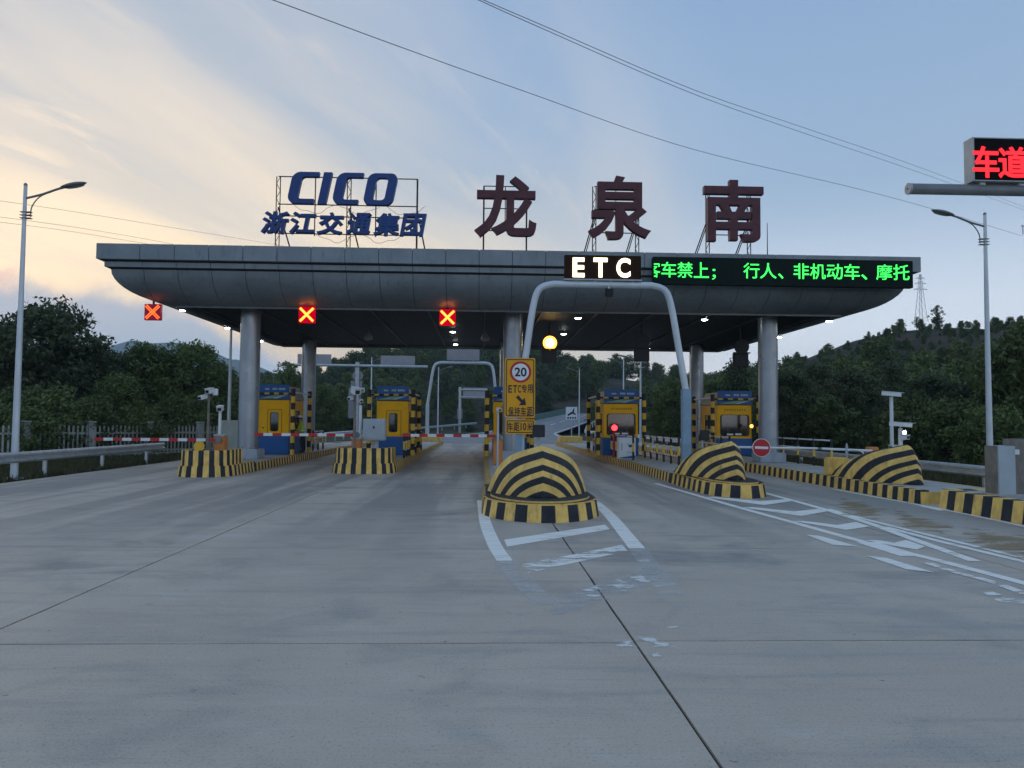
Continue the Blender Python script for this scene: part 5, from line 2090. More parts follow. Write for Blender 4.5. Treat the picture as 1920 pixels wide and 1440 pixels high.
def pole_camera(label, px, py_top, Y, z0, heads, r=0.045, material='galv', group='cameras on poles'):
    x = at(px, py_top, Y).x
    t = thing('pole_camera', label, 'camera', (x, Y, z0), group)
    zt = at(px, py_top, Y).z
    m = MB().tube([(x, Y, z0), (x, Y, zt)], [r * 1.1, r], 10)
    part(m, 'pole', [material], t)
    m = MB().box(x - 0.12, x + 0.12, Y - 0.12, Y + 0.12, z0 - 0.01, z0 + 0.025)
    part(m, 'base_plate', ['galv'], t)
    for (hx, hy, L, w, rz, rx) in heads:
        c = at(hx, hy, Y - 0.12)
        m = MB()
        bullet(m, c, L, w, rz, rx)
        h = part(m, 'camera_head', ['white_paint'], t, bevel=0.008)
        M = Matrix.Rotation(rz, 3, 'Z') @ Matrix.Rotation(rx, 3, 'X')
        f = M @ Vector((0, -L / 2 - 0.004, -w * 0.03)) + c
        m = MB().cbox(f, w * 0.7, 0.008, w * 0.55, rz, rx)
        o = m.build('lens', ['glass_dark'], h, origin=WLOC[t.name])
        o.location = (0, 0, 0)
        m = MB().tube([(x, Y, c.z - w * 0.7), (c.x, c.y, c.z - w * 0.35)], 0.022, 6)
        part(m, 'bracket', [material], t)
    return t


pole_camera('white bullet camera on the taller grey pole behind the right chevron nose', 1671, 744, 21.9, DECK, [(1672, 739, 0.52, 0.13, R(52), R(6))], 0.05, 'pole_white')
tt = pole_camera('white bullet camera on the short pole with a bright white lamp, right chevron nose', 1688, 803, 21.2, DECK, [(1689, 796, 0.58, 0.13, R(58), R(4)), (1697, 820, 0.2, 0.14, R(20), 0), (1676, 839, 0.3, 0.13, R(-60), 0)], 0.055, 'white_paint')
c = at(1696, 811, 20.9)
m = MB().disc_y((c.x, 20.9, c.z), 0.058, 0.08, 18)
part(m, 'lamp_housing', ['white_paint'], tt)
m = MB().disc_y((c.x, 20.892, c.z), 0.046, 0.004, 18)
part(m, 'lamp_lens', ['lamp_white'], tt)
pole_camera('brown pole with two small cameras and a white box on the far left island', 392, 736, 25.6, DECK, [(381, 745, 0.3, 0.13, R(-25), R(12)), (393, 733, 0.28, 0.17, R(-15), R(10))], 0.04, 'cabinet_brown')
c = at(404, 735, 25.7)
t = thing('control_box', 'small white box beside the cameras on the far left pole', 'box', c)
m = MB().cbox(c, 0.16, 0.18, 0.22, 0.2)
part(m, 'box_body', ['white_paint'], t, bevel=0.015)
m = MB().tube([c + Vector((-0.2, 0, -0.05)), c + Vector((-0.06, 0, -0.05))], 0.02, 6)
part(m, 'bracket', ['galv'], t)
pole_camera('short white pole with a globe camera behind the far left orange machine', 413, 770, 28.6, DECK, [(413, 766, 0.22, 0.2, 0, R(15))], 0.055, 'white_paint')
pole_camera('brown grey pole with a white dome camera above the second island nose', 666, 738, 27.2, DECK, [(667, 733, 0.32, 0.24, R(35), R(16)), (657, 747, 0.22, 0.12, R(-20), R(8))], 0.045, 'cabinet_brown')
pole_camera('white pole with a small camera just left of the grey cabinet', 676, 760, 28.6, DECK, [(679, 732, 0.3, 0.17, R(10), 0), (677, 752, 0.18, 0.12, R(20), R(10))], 0.06, 'white_paint')
pole_camera('slim grey pole camera in front of the orange machine on the middle island', 934, 766, 25.6, DECK, [(935, 768, 0.2, 0.1, R(25), R(10))], 0.035, 'galv')

# striped reflector disc on the far left nose
c = at(373, 837, 25.2)
m = MB()
m.disc_y((0, 0, 0), 0.17, 0.05, 20)
mp = MB()
for f in range(len(m.f)):
    mp.face([(c.x + m.v[i][0] * 0.85, 25.2 + m.v[i][1] + m.v[i][0] * 0.5, c.z + m.v[i][2]) for i in m.f[f]], 1 if f % 2 else 0)
t = thing('reflector', 'black and yellow round reflector on top of the far left island nose', 'reflector', (c.x, 25.2, 0.82))
part(mp, 'disc', ['yellow', 'black'], t)
m = MB().box(c.x - 0.03, c.x + 0.03, 25.22, 25.27, DECK, c.z)
part(m, 'stem', ['black'], t)

# lamps at booths
c = at(1152, 802, 33.4)
t = thing('red_signal', 'glowing red signal lamp in front of the windscreen booth', 'signal', (c.x, 33.4, DECK))
m = MB().disc_y((c.x, 33.38, c.z), 0.13, 0.01, 20)
part(m, 'lens', ['lamp_red'], t)
m = MB().box(c.x - 0.16, c.x + 0.16, 33.395, 33.55, c.z - 0.18, c.z + 0.18)
part(m, 'housing', ['black'], t, bevel=0.02)
m = MB().tube([(c.x, 33.47, DECK), (c.x, 33.47, c.z - 0.17)], 0.045, 8)
part(m, 'post', ['red'], t)
c = at(1409, 799, 35.2)
t = thing('booth_lamp', 'small warm yellow lamp glowing at the right side of the rightmost booth', 'lamp', (c.x, 35.2, c.z))
m = MB().disc_y((c.x, 35.18, c.z), 0.075, 0.01, 16)
part(m, 'lens', ['lamp_amber'], t)
m = MB().box(c.x - 0.09, c.x + 0.09, 35.195, 35.3, c.z - 0.1, c.z + 0.1)
part(m, 'housing', ['board_case'], t)
m = MB().tube([(c.x, 35.25, c.z), (c.x - 0.05, 36.0, c.z)], 0.02, 6)
part(m, 'bracket', ['galv'], t)


# ------------------------------------------------------------------ person by the far left booth
def person(loc, label):
    t = thing('person', label, 'person', loc)
    J = {'pel': (0, 0, 0.90, .15, .11), 'wai': (-.02, 0, 1.05, .145, .10), 'che': (-.07, 0, 1.28, .18, .12), 'nek': (-.13, 0, 1.45, .06, .06), 'hd1': (-.16, 0, 1.54, .085, .09), 'hd2': (-.18, 0, 1.66, .085, .095),
         'hl': (.0, .09, .86, .10, .10), 'kl': (.03, .11, .48, .065, .065), 'al': (.05, .11, .09, .045, .045), 'fl': (-.10, .12, .04, .04, .035),
         'hr': (.0, -.09, .86, .10, .10), 'kr': (-.04, -.10, .48, .065, .065), 'ar': (.03, -.11, .09, .045, .045), 'fr': (-.12, -.12, .04, .04, .035),
         'sl': (-.08, .19, 1.37, .065, .06), 'el': (-.20, .24, 1.12, .05, .05), 'wl': (-.40, .20, 1.06, .035, .035), 'pl': (-.47, .18, 1.06, .035, .02),
         'sr': (-.08, -.19, 1.37, .065, .06), 'er': (-.16, -.25, 1.11, .05, .05), 'wr': (-.34, -.22, .98, .035, .035), 'pr': (-.41, -.20, .97, .035, .02)}
    E_ = [('pel', 'wai'), ('wai', 'che'), ('che', 'nek'), ('nek', 'hd1'), ('hd1', 'hd2'), ('pel', 'hl'), ('hl', 'kl'), ('kl', 'al'), ('al', 'fl'), ('pel', 'hr'), ('hr', 'kr'), ('kr', 'ar'), ('ar', 'fr'),
          ('che', 'sl'), ('sl', 'el'), ('el', 'wl'), ('wl', 'pl'), ('che', 'sr'), ('sr', 'er'), ('er', 'wr'), ('wr', 'pr')]
    for sd in (1, -1):                             # fingers and thumb
        pn = 'pl' if sd > 0 else 'pr'
        px_, py_, pz_ = J[pn][:3]
        for k in range(4):
            yy = py_ + (-.026 + .017 * k)
            J[f'{pn}a{k}'] = (px_ - .05, yy, pz_ - .008, .010, .010)
            J[f'{pn}b{k}'] = (px_ - .085 + .008 * abs(k - 1.5), yy, pz_ - .035, .008, .008)
            E_ += [(pn, f'{pn}a{k}'), (f'{pn}a{k}', f'{pn}b{k}')]
        J[f'{pn}t'] = (px_ - .02, py_ - sd * .045, pz_ + .01, .011, .011)
        E_.append((pn, f'{pn}t'))
    ks = list(J)
    me = bpy.data.meshes.new('body')
    me.from_pydata([J[k][:3] for k in ks], [(ks.index(a), ks.index(b)) for a, b in E_], [])
    o = bpy.data.objects.new('body', me)
    COL.objects.link(o)
    sk = o.modifiers.new('skin', 'SKIN')
    for i, k in enumerate(ks):
        me.skin_vertices[0].data[i].radius = J[k][3:5]
        me.skin_vertices[0].data[i].use_root = (k == 'pel')
    ss = o.modifiers.new('sub', 'SUBSURF')
    ss.levels = ss.render_levels = 2
    dg = bpy.context.evaluated_depsgraph_get()
    dg.update()
    m2 = bpy.data.meshes.new_from_object(o.evaluated_get(dg))
    bpy.data.objects.remove(o)
    for mm in ('vest', 'trousers', 'skin', 'black'):
        m2.materials.append(MATS[mm])
    for p_ in m2.polygons:
        c = p_.center
        p_.use_smooth = True
        if c.z > 1.46 or c.x < -.42:
            p_.material_index = 2
        elif c.z < 0.10:
            p_.material_index = 3
        elif c.z < 0.93 and c.x > -.3:
            p_.material_index = 1
    b = bpy.data.objects.new('body', m2)
    COL.objects.link(b)
    b.parent = t
    m = MB().lathe(Vector(loc) + Vector((-.17, 0, 1.635)), [(.11, 0), (.112, .03), (.10, .08), (.06, .115), (0, .125)], 18)
    m.cbox(Vector(loc) + Vector((-.30, 0, 1.645)), .10, .15, .019)
    part(m, 'cap', ['white_paint'], t)
    m = MB()
    for z in (1.02, 1.18):
        m.lathe(Vector(loc) + Vector((-.035 - (z - 1.02) * .3, 0, z)), [(.168, 0), (.170, .035)], 20)
    part(m, 'reflective_band', ['sign_white'], t)
    m = MB()                                      # dark hair under the cap
    m.lathe(Vector(loc) + Vector((-.16, 0, 1.57)), [(.096, 0), (.104, .04), (.104, .065)], 18)
    part(m, 'hair', ['black'], t)
    return t


person((at(568, 840, 35.9).x, 35.9, DECK - 0.012), 'person in yellow green vest and white cap leaning at the far left booth')


# ------------------------------------------------------------------ guard rails, fences, lamp posts
def guard_rail(label, pts, z=0.72, gap=4.0, side=1, material='galv', group='steel guard rails'):
    P = [Vector((p[0], p[1], p[2] if len(p) > 2 else 0.0)) for p in pts]
    t = thing('guard_rail', label, 'guard rail', P[0], group)
    prof = [(0.0, 0.155), (0.03, 0.145), (0.075, 0.10), (0.075, 0.06), (0.015, 0.015), (0.015, -0.015), (0.075, -0.06), (0.075, -0.10), (0.03, -0.145), (0.0, -0.155)]
    m = MB()
    rings = []
    for k, p in enumerate(P):
        d = (P[min(k + 1, len(P) - 1)] - P[max(k - 1, 0)]).normalized()
        n = Vector((d.y, -d.x, 0)) * side
        rings.append([p + n * (0.10 + a) + Vector((0, 0, z - 0.155 + b)) for a, b in prof])
    for k in range(len(P) - 1):
        for j in range(len(prof) - 1):
            m.face([rings[k][j], rings[k][j + 1], rings[k + 1][j + 1], rings[k + 1][j]])
    part(m, 'beam', [material], t)
    acc, nxt = 0.0, 0.4
    for k in range(len(P) - 1):
        L = (P[k + 1] - P[k]).length
        while nxt <= acc + L:
            p = P[k].lerp(P[k + 1], (nxt - acc) / L)
            m = MB()
            m.tube([(p.x, p.y, p.z - 0.05), (p.x, p.y, p.z + z - 0.02)], 0.065, 10)
            m.box(p.x - 0.05, p.x + 0.05, p.y - 0.08, p.y + 0.08, p.z + z - 0.26, p.z + z - 0.06)
            part(m, 'post', [material], t)
            nxt += gap
        acc += L
    return t


guard_rail('steel guard rail along the left road edge in front of the pale fence', [(-13.45, 6), (-13.45, 14), (-13.5, 22), (-13.5, 33)], 0.80, 3.6, 1)
guard_rail('steel guard rail along the right edge behind the chevron nose and the cabinet', [(13.6, 12), (13.6, 60)], 0.72, 4.0, -1)
guard_rail('pale distant guard rail right of the white cabinet booth, running to the ramp', [(13.6, 60.5), (13.4, 80), (12.8, 95), (14.8, 108, .6), (18, 122, 1.4), (23, 138, 2.6), (31, 156, 3.9)], 0.78, 4.0, -1, 'white_paint')
guard_rail('far guard rail curving left of the road beyond the second barrier', [(-13.4, 62), (-13.2, 80), (-11.5, 95), (-7.5, 110, .3), (-1.0, 124, .9)], 0.75, 4.0, 1, 'galv')

par = MB()
for k in range(17, len(ctr) - 1):
    a, b = ramp_side(k, -1.0), ramp_side(k + 1, -1.0)
    for z0, z1 in ((-0.6, 1.1),):
        par.face([a + Vector((0, 0, z0)), b + Vector((0, 0, z0)), b + Vector((0, 0, z1)), a + Vector((0, 0, z1))])
        par.face([a + Vector((-.25, .1, z0)), b + Vector((-.25, .1, z0)), b + Vector((-.25, .1, z1)), a + Vector((-.25, .1, z1))])
        par.face([a + Vector((0, 0, z1)), b + Vector((0, 0, z1)), b + Vector((-.25, .1, z1)), a + Vector((-.25, .1, z1))])
one(par, 'ramp_parapet', ['parapet_green'], 'green parapet wall along the left side of the distant ramp', 'parapet', tuple(ramp_side(17, -1.0)))


def picket_fence(label, A, B, h=1.45, gap=0.19):
    A, B = Vector((*A, 0)), Vector((*B, 0))
    t = thing('picket_fence', label, 'fence', A, 'pale picket fences')
    d = (B - A)
    L = d.length
    d.normalize()
    rz = math.atan2(d.y, d.x)
    n = int(L / gap)
    pm = None
    for k in range(n + 1):
        p = A + d * (k * gap)
        if k % 14 == 0:
            m = MB().cbox(p + Vector((0, 0, h * 0.53)), 0.26, 0.26, h * 1.12, rz)
            m.cbox(p + Vector((0, 0, h * 1.09 + 0.05)), 0.32, 0.32, 0.07, rz)
            part(m, 'post', ['fence_white'], t)
        else:
            if pm is None:
                m = MB().cbox((0, 0, h * 0.5 + 0.02), 0.075, 0.03, h * 0.92, rz)
                m.cbox((0, 0, h * 0.985), 0.05, 0.026, h * 0.05, rz)
                pm = m.mesh('picket', ['fence_white'])
            o = bpy.data.objects.new('picket', pm)
            COL.objects.link(o)
            o.parent = t
            o.location = p - A
    for z in (0.30, 1.12):
        m = MB().cbox((A + B) / 2 + Vector((0, 0, z)), L, 0.05, 0.09, rz)
        part(m, 'rail', ['fence_white'], t)
    m = MB().cbox((A + B) / 2 + Vector((0, 0, 0.09)), L, 0.2, 0.2, rz)
    part(m, 'footing', ['fence_white'], t)


picket_fence('pale picket fence at the left edge behind the near lamp post', (-25, 29.5), (-19.2, 33.0))
picket_fence('pale picket fence between the left trees and the first column', (-19.2, 33.2), (-13.6, 40.2))
m = MB().box(-13.6, -12.2, 40.6, 40.9, 0, 1.75)
one(m, 'gate_wall', ['pale_wall'], 'pale green wall end beside the first round column', 'wall', (-12.9, 40.75, 0), bevel=0.02)


def street_lamp(label, x, y, h, side, z0=0.0, r=0.09):
    """octagonal tapered pole, side arm with a stay and three collars, flat oval head"""
    t = thing('street_lamp', label, 'street lamp', (x, y, z0), 'street lamps')
    m = MB().tube([(x, y, z0), (x, y, z0 + h)], [r * 1.15, r * 0.55], 12)
    part(m, 'pole', ['pole_white'], t)
    m = MB().lathe((x, y, z0 + h), [(r * .58, -.02), (r * .6, .02), (r * .3, .06), (0, .07)], 10)
    part(m, 'finial', ['lamp_grey'], t)
    m = MB().cbox((x, y, z0 + 0.03), 0.36, 0.36, 0.06)
    part(m, 'base_plate', ['galv'], t)
    ht = z0 + h
    s = side
    L = 1.5
    a0 = Vector((x, y, ht - 0.40))
    a1 = Vector((x + s * L * 0.62, y, ht - 0.10))
    m = MB().tube(curve_pts([a0, Vector((x + s * L * .32, y, ht - 0.27)), a1, Vector((x + s * L * .72, y, ht - .06))], 4), 0.035, 8)
    part(m, 'arm', ['lamp_grey'], t)
    m = MB().tube(curve_pts([(x + s * 0.18, y, ht - 0.95), (x + s * .20, y, ht - .66), (x + s * .38, y, ht - 0.38), (x + s * .62, y, ht - .23)], 5), 0.02, 6)
    part(m, 'stay', ['lamp_grey'], t)
    for q in range(3):
        m = MB().box(x - 0.10, x + s * 0.2 if s > 0 else x + 0.10, y - 0.07, y + 0.07, ht - 0.82 - q * 0.09, ht - 0.80 - q * 0.09)
        if s < 0:
            m = MB().box(x - 0.2, x + 0.10, y - 0.07, y + 0.07, ht - 0.82 - q * 0.09, ht - 0.80 - q * 0.09)
        part(m, 'collar', ['lamp_grey'], t)
    # head: flattened teardrop along the arm
    m = MB()
    ax = Vector((s * 0.975, 0, 0.22))
    nrm = Vector((-s * 0.22, 0, 0.975))
    c = Vector((x + s * (L * .70), y, ht - .07))
    n, rows = 12, 9
    G = []
    for i in range(rows + 1):
        u = i / rows
        w = 0.155 * (math.sin(PI * min(1, u * 0.86 + 0.10)) ** 0.6)
        hh = 0.075 * (math.sin(PI * min(1, u * 0.88 + 0.09)) ** 0.7)
        if i == rows:
            w, hh = 0.01, 0.01
        ring_ = []
        for j in range(n):
            a = 2 * PI * j / n
            ring_.append(c + ax * (u * 0.74) + Vector((0, 1, 0)) * (w * math.cos(a)) + nrm * (hh * math.sin(a) * (1.0 if math.sin(a) > 0 else 0.75) + 0.02))
        G.append(ring_)
    for i in range(rows):
        for j in range(n):
            j2 = (j + 1) % n
            m.face([G[i][j], G[i][j2], G[i + 1][j2], G[i + 1][j]], 0, True)
    m.face(G[0])
    m.face(list(reversed(G[-1])))
    hd = part(m, 'lamp_head', ['lamp_grey'], t, merge=True)
    m = MB()
    ol = [c + ax * (0.40 + 0.26 * math.cos(2 * PI * k / 16)) + Vector((0, 0.095 * math.sin(2 * PI * k / 16), 0)) + nrm * (-0.045) for k in range(16)]
    m.face(ol)
    o = m.build('lens', ['lamp_lens'], hd, origin=WLOC[t.name])
    o.location = (0, 0, 0)
    return t


b0 = gp(26, 899)
street_lamp('tall white street lamp at the left edge in front of the dark trees', b0.x, b0.y, at(43, 347, b0.y).z, 1)
street_lamp('tall white street lamp at the right edge above the grey cabinet', at(1855, 800, 24.0).x, 24.0, at(1850, 402, 24.0).z, -1)
FL = [(429, 41.0, 1, 8.4, 'white street lamp pole just left of the first round column'), (695, 82.0, 1, 8.5, 'far street lamp rising behind the second booth'),
      (821, 96.0, 1, 8.5, 'far street lamp standing inside the far arch'), (1086, 96.0, -1, 8.5, 'far street lamp beside the square white sign'),
      (1169, 81.0, -1, 8.5, 'far street lamp rising above the windscreen booth'), (1201, 60.0, -1, 7.0, 'grey lamp pole below the unlit warning lamp')]
for px, Y, s, h, lab in FL:
    street_lamp(lab, at(px, 790, Y).x, Y, h, s)


# ------------------------------------------------------------------ power lines and pylon
def wire(label, pts, r=0.022):
    P = [at(x, y, Y) for x, y, Y in pts]
    m = MB().tube(curve_pts(P, 8), r, 5, caps=False)
    one(m, 'power_line', ['wire'], label, 'power line', P[0], 'overhead power lines')


wire('lowest long power line falling from the top centre to the right edge', [(380, -45, 42), (512, 0, 46), (745, 86, 56), (980, 170, 68), (1300, 280, 88), (1600, 352, 112), (1760, 395, 130), (1915, 442, 150)], 0.03)
wire('upper power line of the close pair falling to the right', [(860, -20, 48), (1000, 40, 54), (1300, 168, 72), (1500, 237, 90), (1700, 305, 118), (1860, 365, 150), (1990, 415, 180)], 0.026)
wire('lower power line of the close pair falling to the right', [(850, -22, 48), (1000, 46, 54), (1300, 176, 72), (1500, 247, 90), (1700, 315, 118), (1860, 372, 150), (1990, 420, 180)], 0.026)
wire('top thin power line in the left sky behind the lamp', [(-60, 368, 60), (120, 394, 70), (300, 423, 82), (500, 456, 98), (620, 478, 110)], 0.016)
wire('middle thin power line in the left sky', [(-60, 399, 60), (120, 423, 70), (250, 444, 80), (330, 459, 86), (420, 476, 92)], 0.016)
wire('bottom thin power line in the left sky above the canopy corner', [(-60, 409, 60), (120, 432, 70), (250, 453, 80), (330, 466, 86)], 0.016)

c = at(1917, 432, 150)
t = thing('insulator_string', 'hanging insulator of a power line at the right edge', 'insulator', c)
m = MB().tube([c + Vector((0.1, 0, 0.8)), c + Vector((0.1, 0, -0.9))], 0.05, 6)
for q in range(7):
    m.lathe(c + Vector((0.1, 0, -0.7 + q * 0.2)), [(0.05, 0.0), (0.16, 0.03), (0.05, 0.08)], 8)
part(m, 'discs', ['lamp_grey'], t)
m = MB().cbox(c + Vector((0.9, 0, 0.9)), 2.2, 0.2, 0.2)
part(m, 'cross_arm', ['lamp_grey'], t)

YPY = 420.0
b = at(1727, 604, YPY)
zt = at(1724, 514, YPY).z
t = thing('power_pylon', 'faint steel lattice pylon on the ridge right of the canopy', 'pylon', (b.x, YPY, b.z))
m = MB()
def leg_w(f):
    return lerp(2.6, 0.35, f ** 0.8)
H = zt - b.z
lv = [0, .16, .32, .46, .58, .68, .77, .86, 1.0]
for i in range(len(lv) - 1):
    f0, f1 = lv[i], lv[i + 1]
    w0, w1 = leg_w(f0), leg_w(f1)
    z0, z1 = b.z + H * f0, b.z + H * f1
    for sx in (-1, 1):
        for sy in (-1, 1):
            m.tube([(b.x + sx * w0, YPY + sy * w0, z0), (b.x + sx * w1, YPY + sy * w1, z1)], 0.13, 4)
    for sy in (-1, 1):
        m.tube([(b.x - w0, YPY + sy * w0, z0), (b.x + w1, YPY + sy * w1, z1)], 0.07, 4)
        m.tube([(b.x + w0, YPY + sy * w0, z0), (b.x - w1, YPY + sy * w1, z1)], 0.07, 4)
part(m, 'tower', ['pylon'], t)
for f, w in ((.68, 4.2), (.80, 3.4), (.91, 2.8)):
    m = MB()
    z = b.z + H * f
    for s in (-1, 1):
        m.tube([(b.x, YPY, z + 1.0), (b.x + s * w, YPY, z)], 0.11, 4)
        m.tube([(b.x, YPY, z), (b.x + s * w, YPY, z)], 0.11, 4)
    part(m, 'cross_arm', ['pylon'], t)


# ------------------------------------------------------------------ hills, mountain
def interp(xs, ys, x):
    return float(np.interp(x, xs, ys))


def nz(x, y, s, seed):
    return (math.sin(x * s + seed) * math.cos(y * s * 1.3 + seed * 2.1) + 0.5 * math.sin(x * s * 2.3 + y * s * 1.7 + seed * 3.3) + 0.25 * math.sin(x * s * 5.1 - y * s * 4.3 + seed)) / 1.75


MIDX = [(-420, 9), (-130, 8), (-90, 9.0), (-62, 8.5), (-50, 9.5), (-40, 13.0), (-30, 17.8), (-15, 18.2), (0, 18.3), (15, 16.5), (32, 15.8), (48, 14.0), (62, 10.5), (80, 8), (140, 10), (420, 16)]


def h_mid(x, y):
    r = interp([p[0] for p in MIDX], [p[1] for p in MIDX], x)
    k = np.clip((y - 128) / 100, 0, 1)
    k = k * k * (3 - 2 * k)
    b = np.clip((y - 240) / 160, 0, 1)
    return r * k * (1 - 0.6 * b) + nz(x, y, 0.06, 1.0) * 1.2 * k - 0.3 + 0.0


RX = [(0, 0), (38, 3.5), (44, 9.0), (50, 11.2), (57, 13.6), (63, 15.8), (68, 17.2), (74, 17.6), (80, 16.9), (90, 16.0), (110, 17), (160, 22), (300, 30)]


def h_right(x, y):
    r = interp([p[0] for p in RX], [p[1] for p in RX], x)
    k = np.clip((y - 48) / 75, 0, 1)
    k = k * k * (3 - 2 * k)
    e = np.clip((x - 18) / 14, 0, 1)
    b = np.clip((y - 130) / 120, 0, 1)
    return r * k * e * (1 - 0.55 * b) + nz(x, y, 0.12, 4.0) * 0.7 * k * e - 0.3


def heightfield(name, x0, x1, y0, y1, nx, ny, fn, material):
    me = bpy.data.meshes.new(name)
    vs = [(lerp(x0, x1, i / nx), lerp(y0, y1, j / ny), fn(lerp(x0, x1, i / nx), lerp(y0, y1, j / ny))) for j in range(ny + 1) for i in range(nx + 1)]
    fs = [(j * (nx + 1) + i, j * (nx + 1) + i + 1, (j + 1) * (nx + 1) + i + 1, (j + 1) * (nx + 1) + i) for j in range(ny) for i in range(nx)]
    me.from_pydata(vs, [], fs)
    me.materials.append(MATS[material])
    me.polygons.foreach_set('use_smooth', [True] * len(fs))
    o = bpy.data.objects.new(name, me)
    COL.objects.link(o)
    return tag(o, kind='structure')


heightfield('hill', -420, 420, 125, 400, 120, 40, h_mid, 'hill_ground')
heightfield('hill', 16, 300, 46, 260, 90, 60, h_right, 'hill_ground')
MT = [(-2600, 150), (-1900, 200), (-1560, 215), (-1430, 268), (-1340, 296), (-1260, 290), (-1180, 298), (-1090, 285), (-1010, 240), (-940, 225), (-820, 190), (-600, 130), (-300, 90), (0, 70), (600, 110), (1500, 150), (2600, 170)]


def h_mtn(x, y):
    r = interp([p[0] for p in MT], [p[1] for p in MT], x + nz(x, y, 0.006, 2) * 40)
    k = np.clip((y - 2350) / 650, 0, 1)
    b = np.clip((y - 3000) / 600, 0, 1)
    return r * (k * k * (3 - 2 * k)) * (1 - 0.7 * b) + nz(x, y, 0.012, 5) * 12 * k - 2


heightfield('mountain', -2600, 2600, 2350, 3600, 170, 30, h_mtn, 'mountain')


# ------------------------------------------------------------------ trees
def leaves(centres, radii, per, size, seed, flat=0.35, aspect=0.5):
    """many small leaf-shaped faces spread through the clumps of a crown"""
    g = np.random.default_rng(seed)
    C = np.repeat(np.array(centres), per, axis=0)
    Rr = np.repeat(np.array(radii), per, axis=0)
    n = len(C)
    d = g.normal(size=(n, 3))
    d /= np.linalg.norm(d, axis=1)[:, None]
    rad = (g.random(n) ** 0.45)[:, None]
    P = C + d * rad * Rr
    ax = g.normal(size=(n, 3))
    ax[:, 2] -= 0.25
    ax /= np.linalg.norm(ax, axis=1)[:, None]
    up = d * 0.7 + g.normal(size=(n, 3)) * 0.7
    up[:, 2] += flat
    s = np.cross(ax, up)
    s /= (np.linalg.norm(s, axis=1)[:, None] + 1e-9)
    L = (size * (0.6 + 0.8 * g.random(n)))[:, None]
    V = np.stack([P - ax * L * 0.5, P + s * L * aspect * 0.5, P + ax * L * 0.6, P - s * L * aspect * 0.5], 1).reshape(-1, 3)
    return V


def leaf_obj(name, V, material, parent):
    n = len(V) // 4
    me = bpy.data.meshes.new(name)
    me.vertices.add(len(V))
    me.vertices.foreach_set('co', V.astype(np.float32).ravel())
    me.loops.add(n * 4)
    me.loops.foreach_set('vertex_index', np.arange(n * 4, dtype=np.int32))
    me.polygons.add(n)
    me.polygons.foreach_set('loop_start', np.arange(0, n * 4, 4, dtype=np.int32))
    me.polygons.foreach_set('loop_total', np.full(n, 4, dtype=np.int32))
    me.materials.append(MATS[material])
    me.update()
    me.validate()
    o = bpy.data.objects.new(name, me)
    COL.objects.link(o)
    o.parent = parent
    return o


def make_tree(name, seed, H, Rc, z0, nclump, per, size, material, shape='round', crad=0.9):
    """prototype tree standing at the origin: trunk with limbs, crown of leaf clumps at the ends of the limbs"""
    g = random.Random(seed)
    t = thing(name, 'tree', 'tree', (0, 0, 0), 'trees around the toll plaza')
    m = MB()
    cs, rs = [], []
    top = H - 0.5
    lean = Vector((g.uniform(-.3, .3), g.uniform(-.3, .3), 0))
    m.tube([Vector((0, 0, -0.2)), Vector((0, 0, H * 0.25)) + lean * .3, Vector((0, 0, H * 0.6)) + lean, Vector((0, 0, top * 0.93)) + lean * 1.2], [H * .026, H * .020, H * .012, H * .004], 8)
    for k in range(nclump):
        u = (k + 0.5) / nclump
        zz = lerp(z0, top, u ** 0.85)
        f = (zz - z0) / (top - z0)
        if shape == 'round':
            rr = Rc * (max(0.0, 1 - (2 * f - 0.85) ** 2 * 0.75)) ** 0.5
        elif shape == 'cone':
            rr = Rc * (1.05 - f) ** 0.8
        else:
            rr = Rc * (0.35 + 0.65 * math.sin(PI * min(1, f * 0.9 + 0.12)))
        a = k * 2.399 + g.uniform(-.5, .5)
        q = rr * (g.random() ** 0.55) * g.uniform(0.75, 1.12)
        c = Vector((math.cos(a) * q, math.sin(a) * q, zz + g.uniform(-.35, .35))) + lean
        cr = crad * g.uniform(0.65, 1.25) * (1.0 if shape != 'wispy' else 0.8)
        cs.append(tuple(c))
        rs.append((cr, cr, cr * 0.72))
        if k % max(1, nclump // 26) == 0:
            base = Vector((0, 0, max(H * .18, zz * 0.62))) + lean * 0.6
            m.tube(curve_pts([base, base.lerp(c, 0.5) + Vector((0, 0, 0.15)), c], 2), [H * .008, H * .007, H * .006, H * .004, H * .003][:5], 5)
    tr = part(m, 'trunk', ['bark'], t)
    leaf_obj('crown', leaves(cs, rs, per, size, seed), material, t)
    return t


protos = {
    'a': make_tree('broadleaf_tree', 11, 8.0, 3.3, 1.2, 130, 95, 0.26, 'leaf_dark', 'round', 0.85),
    'b': make_tree('broadleaf_tree', 12, 7.0, 2.8, 0.7, 120, 95, 0.25, 'leaf_mid', 'round', 0.80),
    'c': make_tree('tall_tree', 13, 9.0, 2.3, 1.5, 110, 85, 0.25, 'leaf_dark', 'oval', 0.78),
    'w': make_tree('feathery_tree', 14, 7.5, 2.4, 2.0, 46, 60, 0.24, 'leaf_mid', 'wispy', 0.62),
    's': make_tree('leafy_shrub', 15, 3.2, 1.9, 0.2, 60, 95, 0.22, 'leaf_mid', 'round', 0.65),
    'h': make_tree('hill_tree', 16, 6.5, 2.4, 0.8, 60, 42, 0.42, 'leaf_hill', 'round', 0.85),
    'i': make_tree('hill_tree', 17, 7.5, 1.9, 1.0, 55, 42, 0.42, 'leaf_mid', 'oval', 0.80),
}
first = {k: True for k in protos}


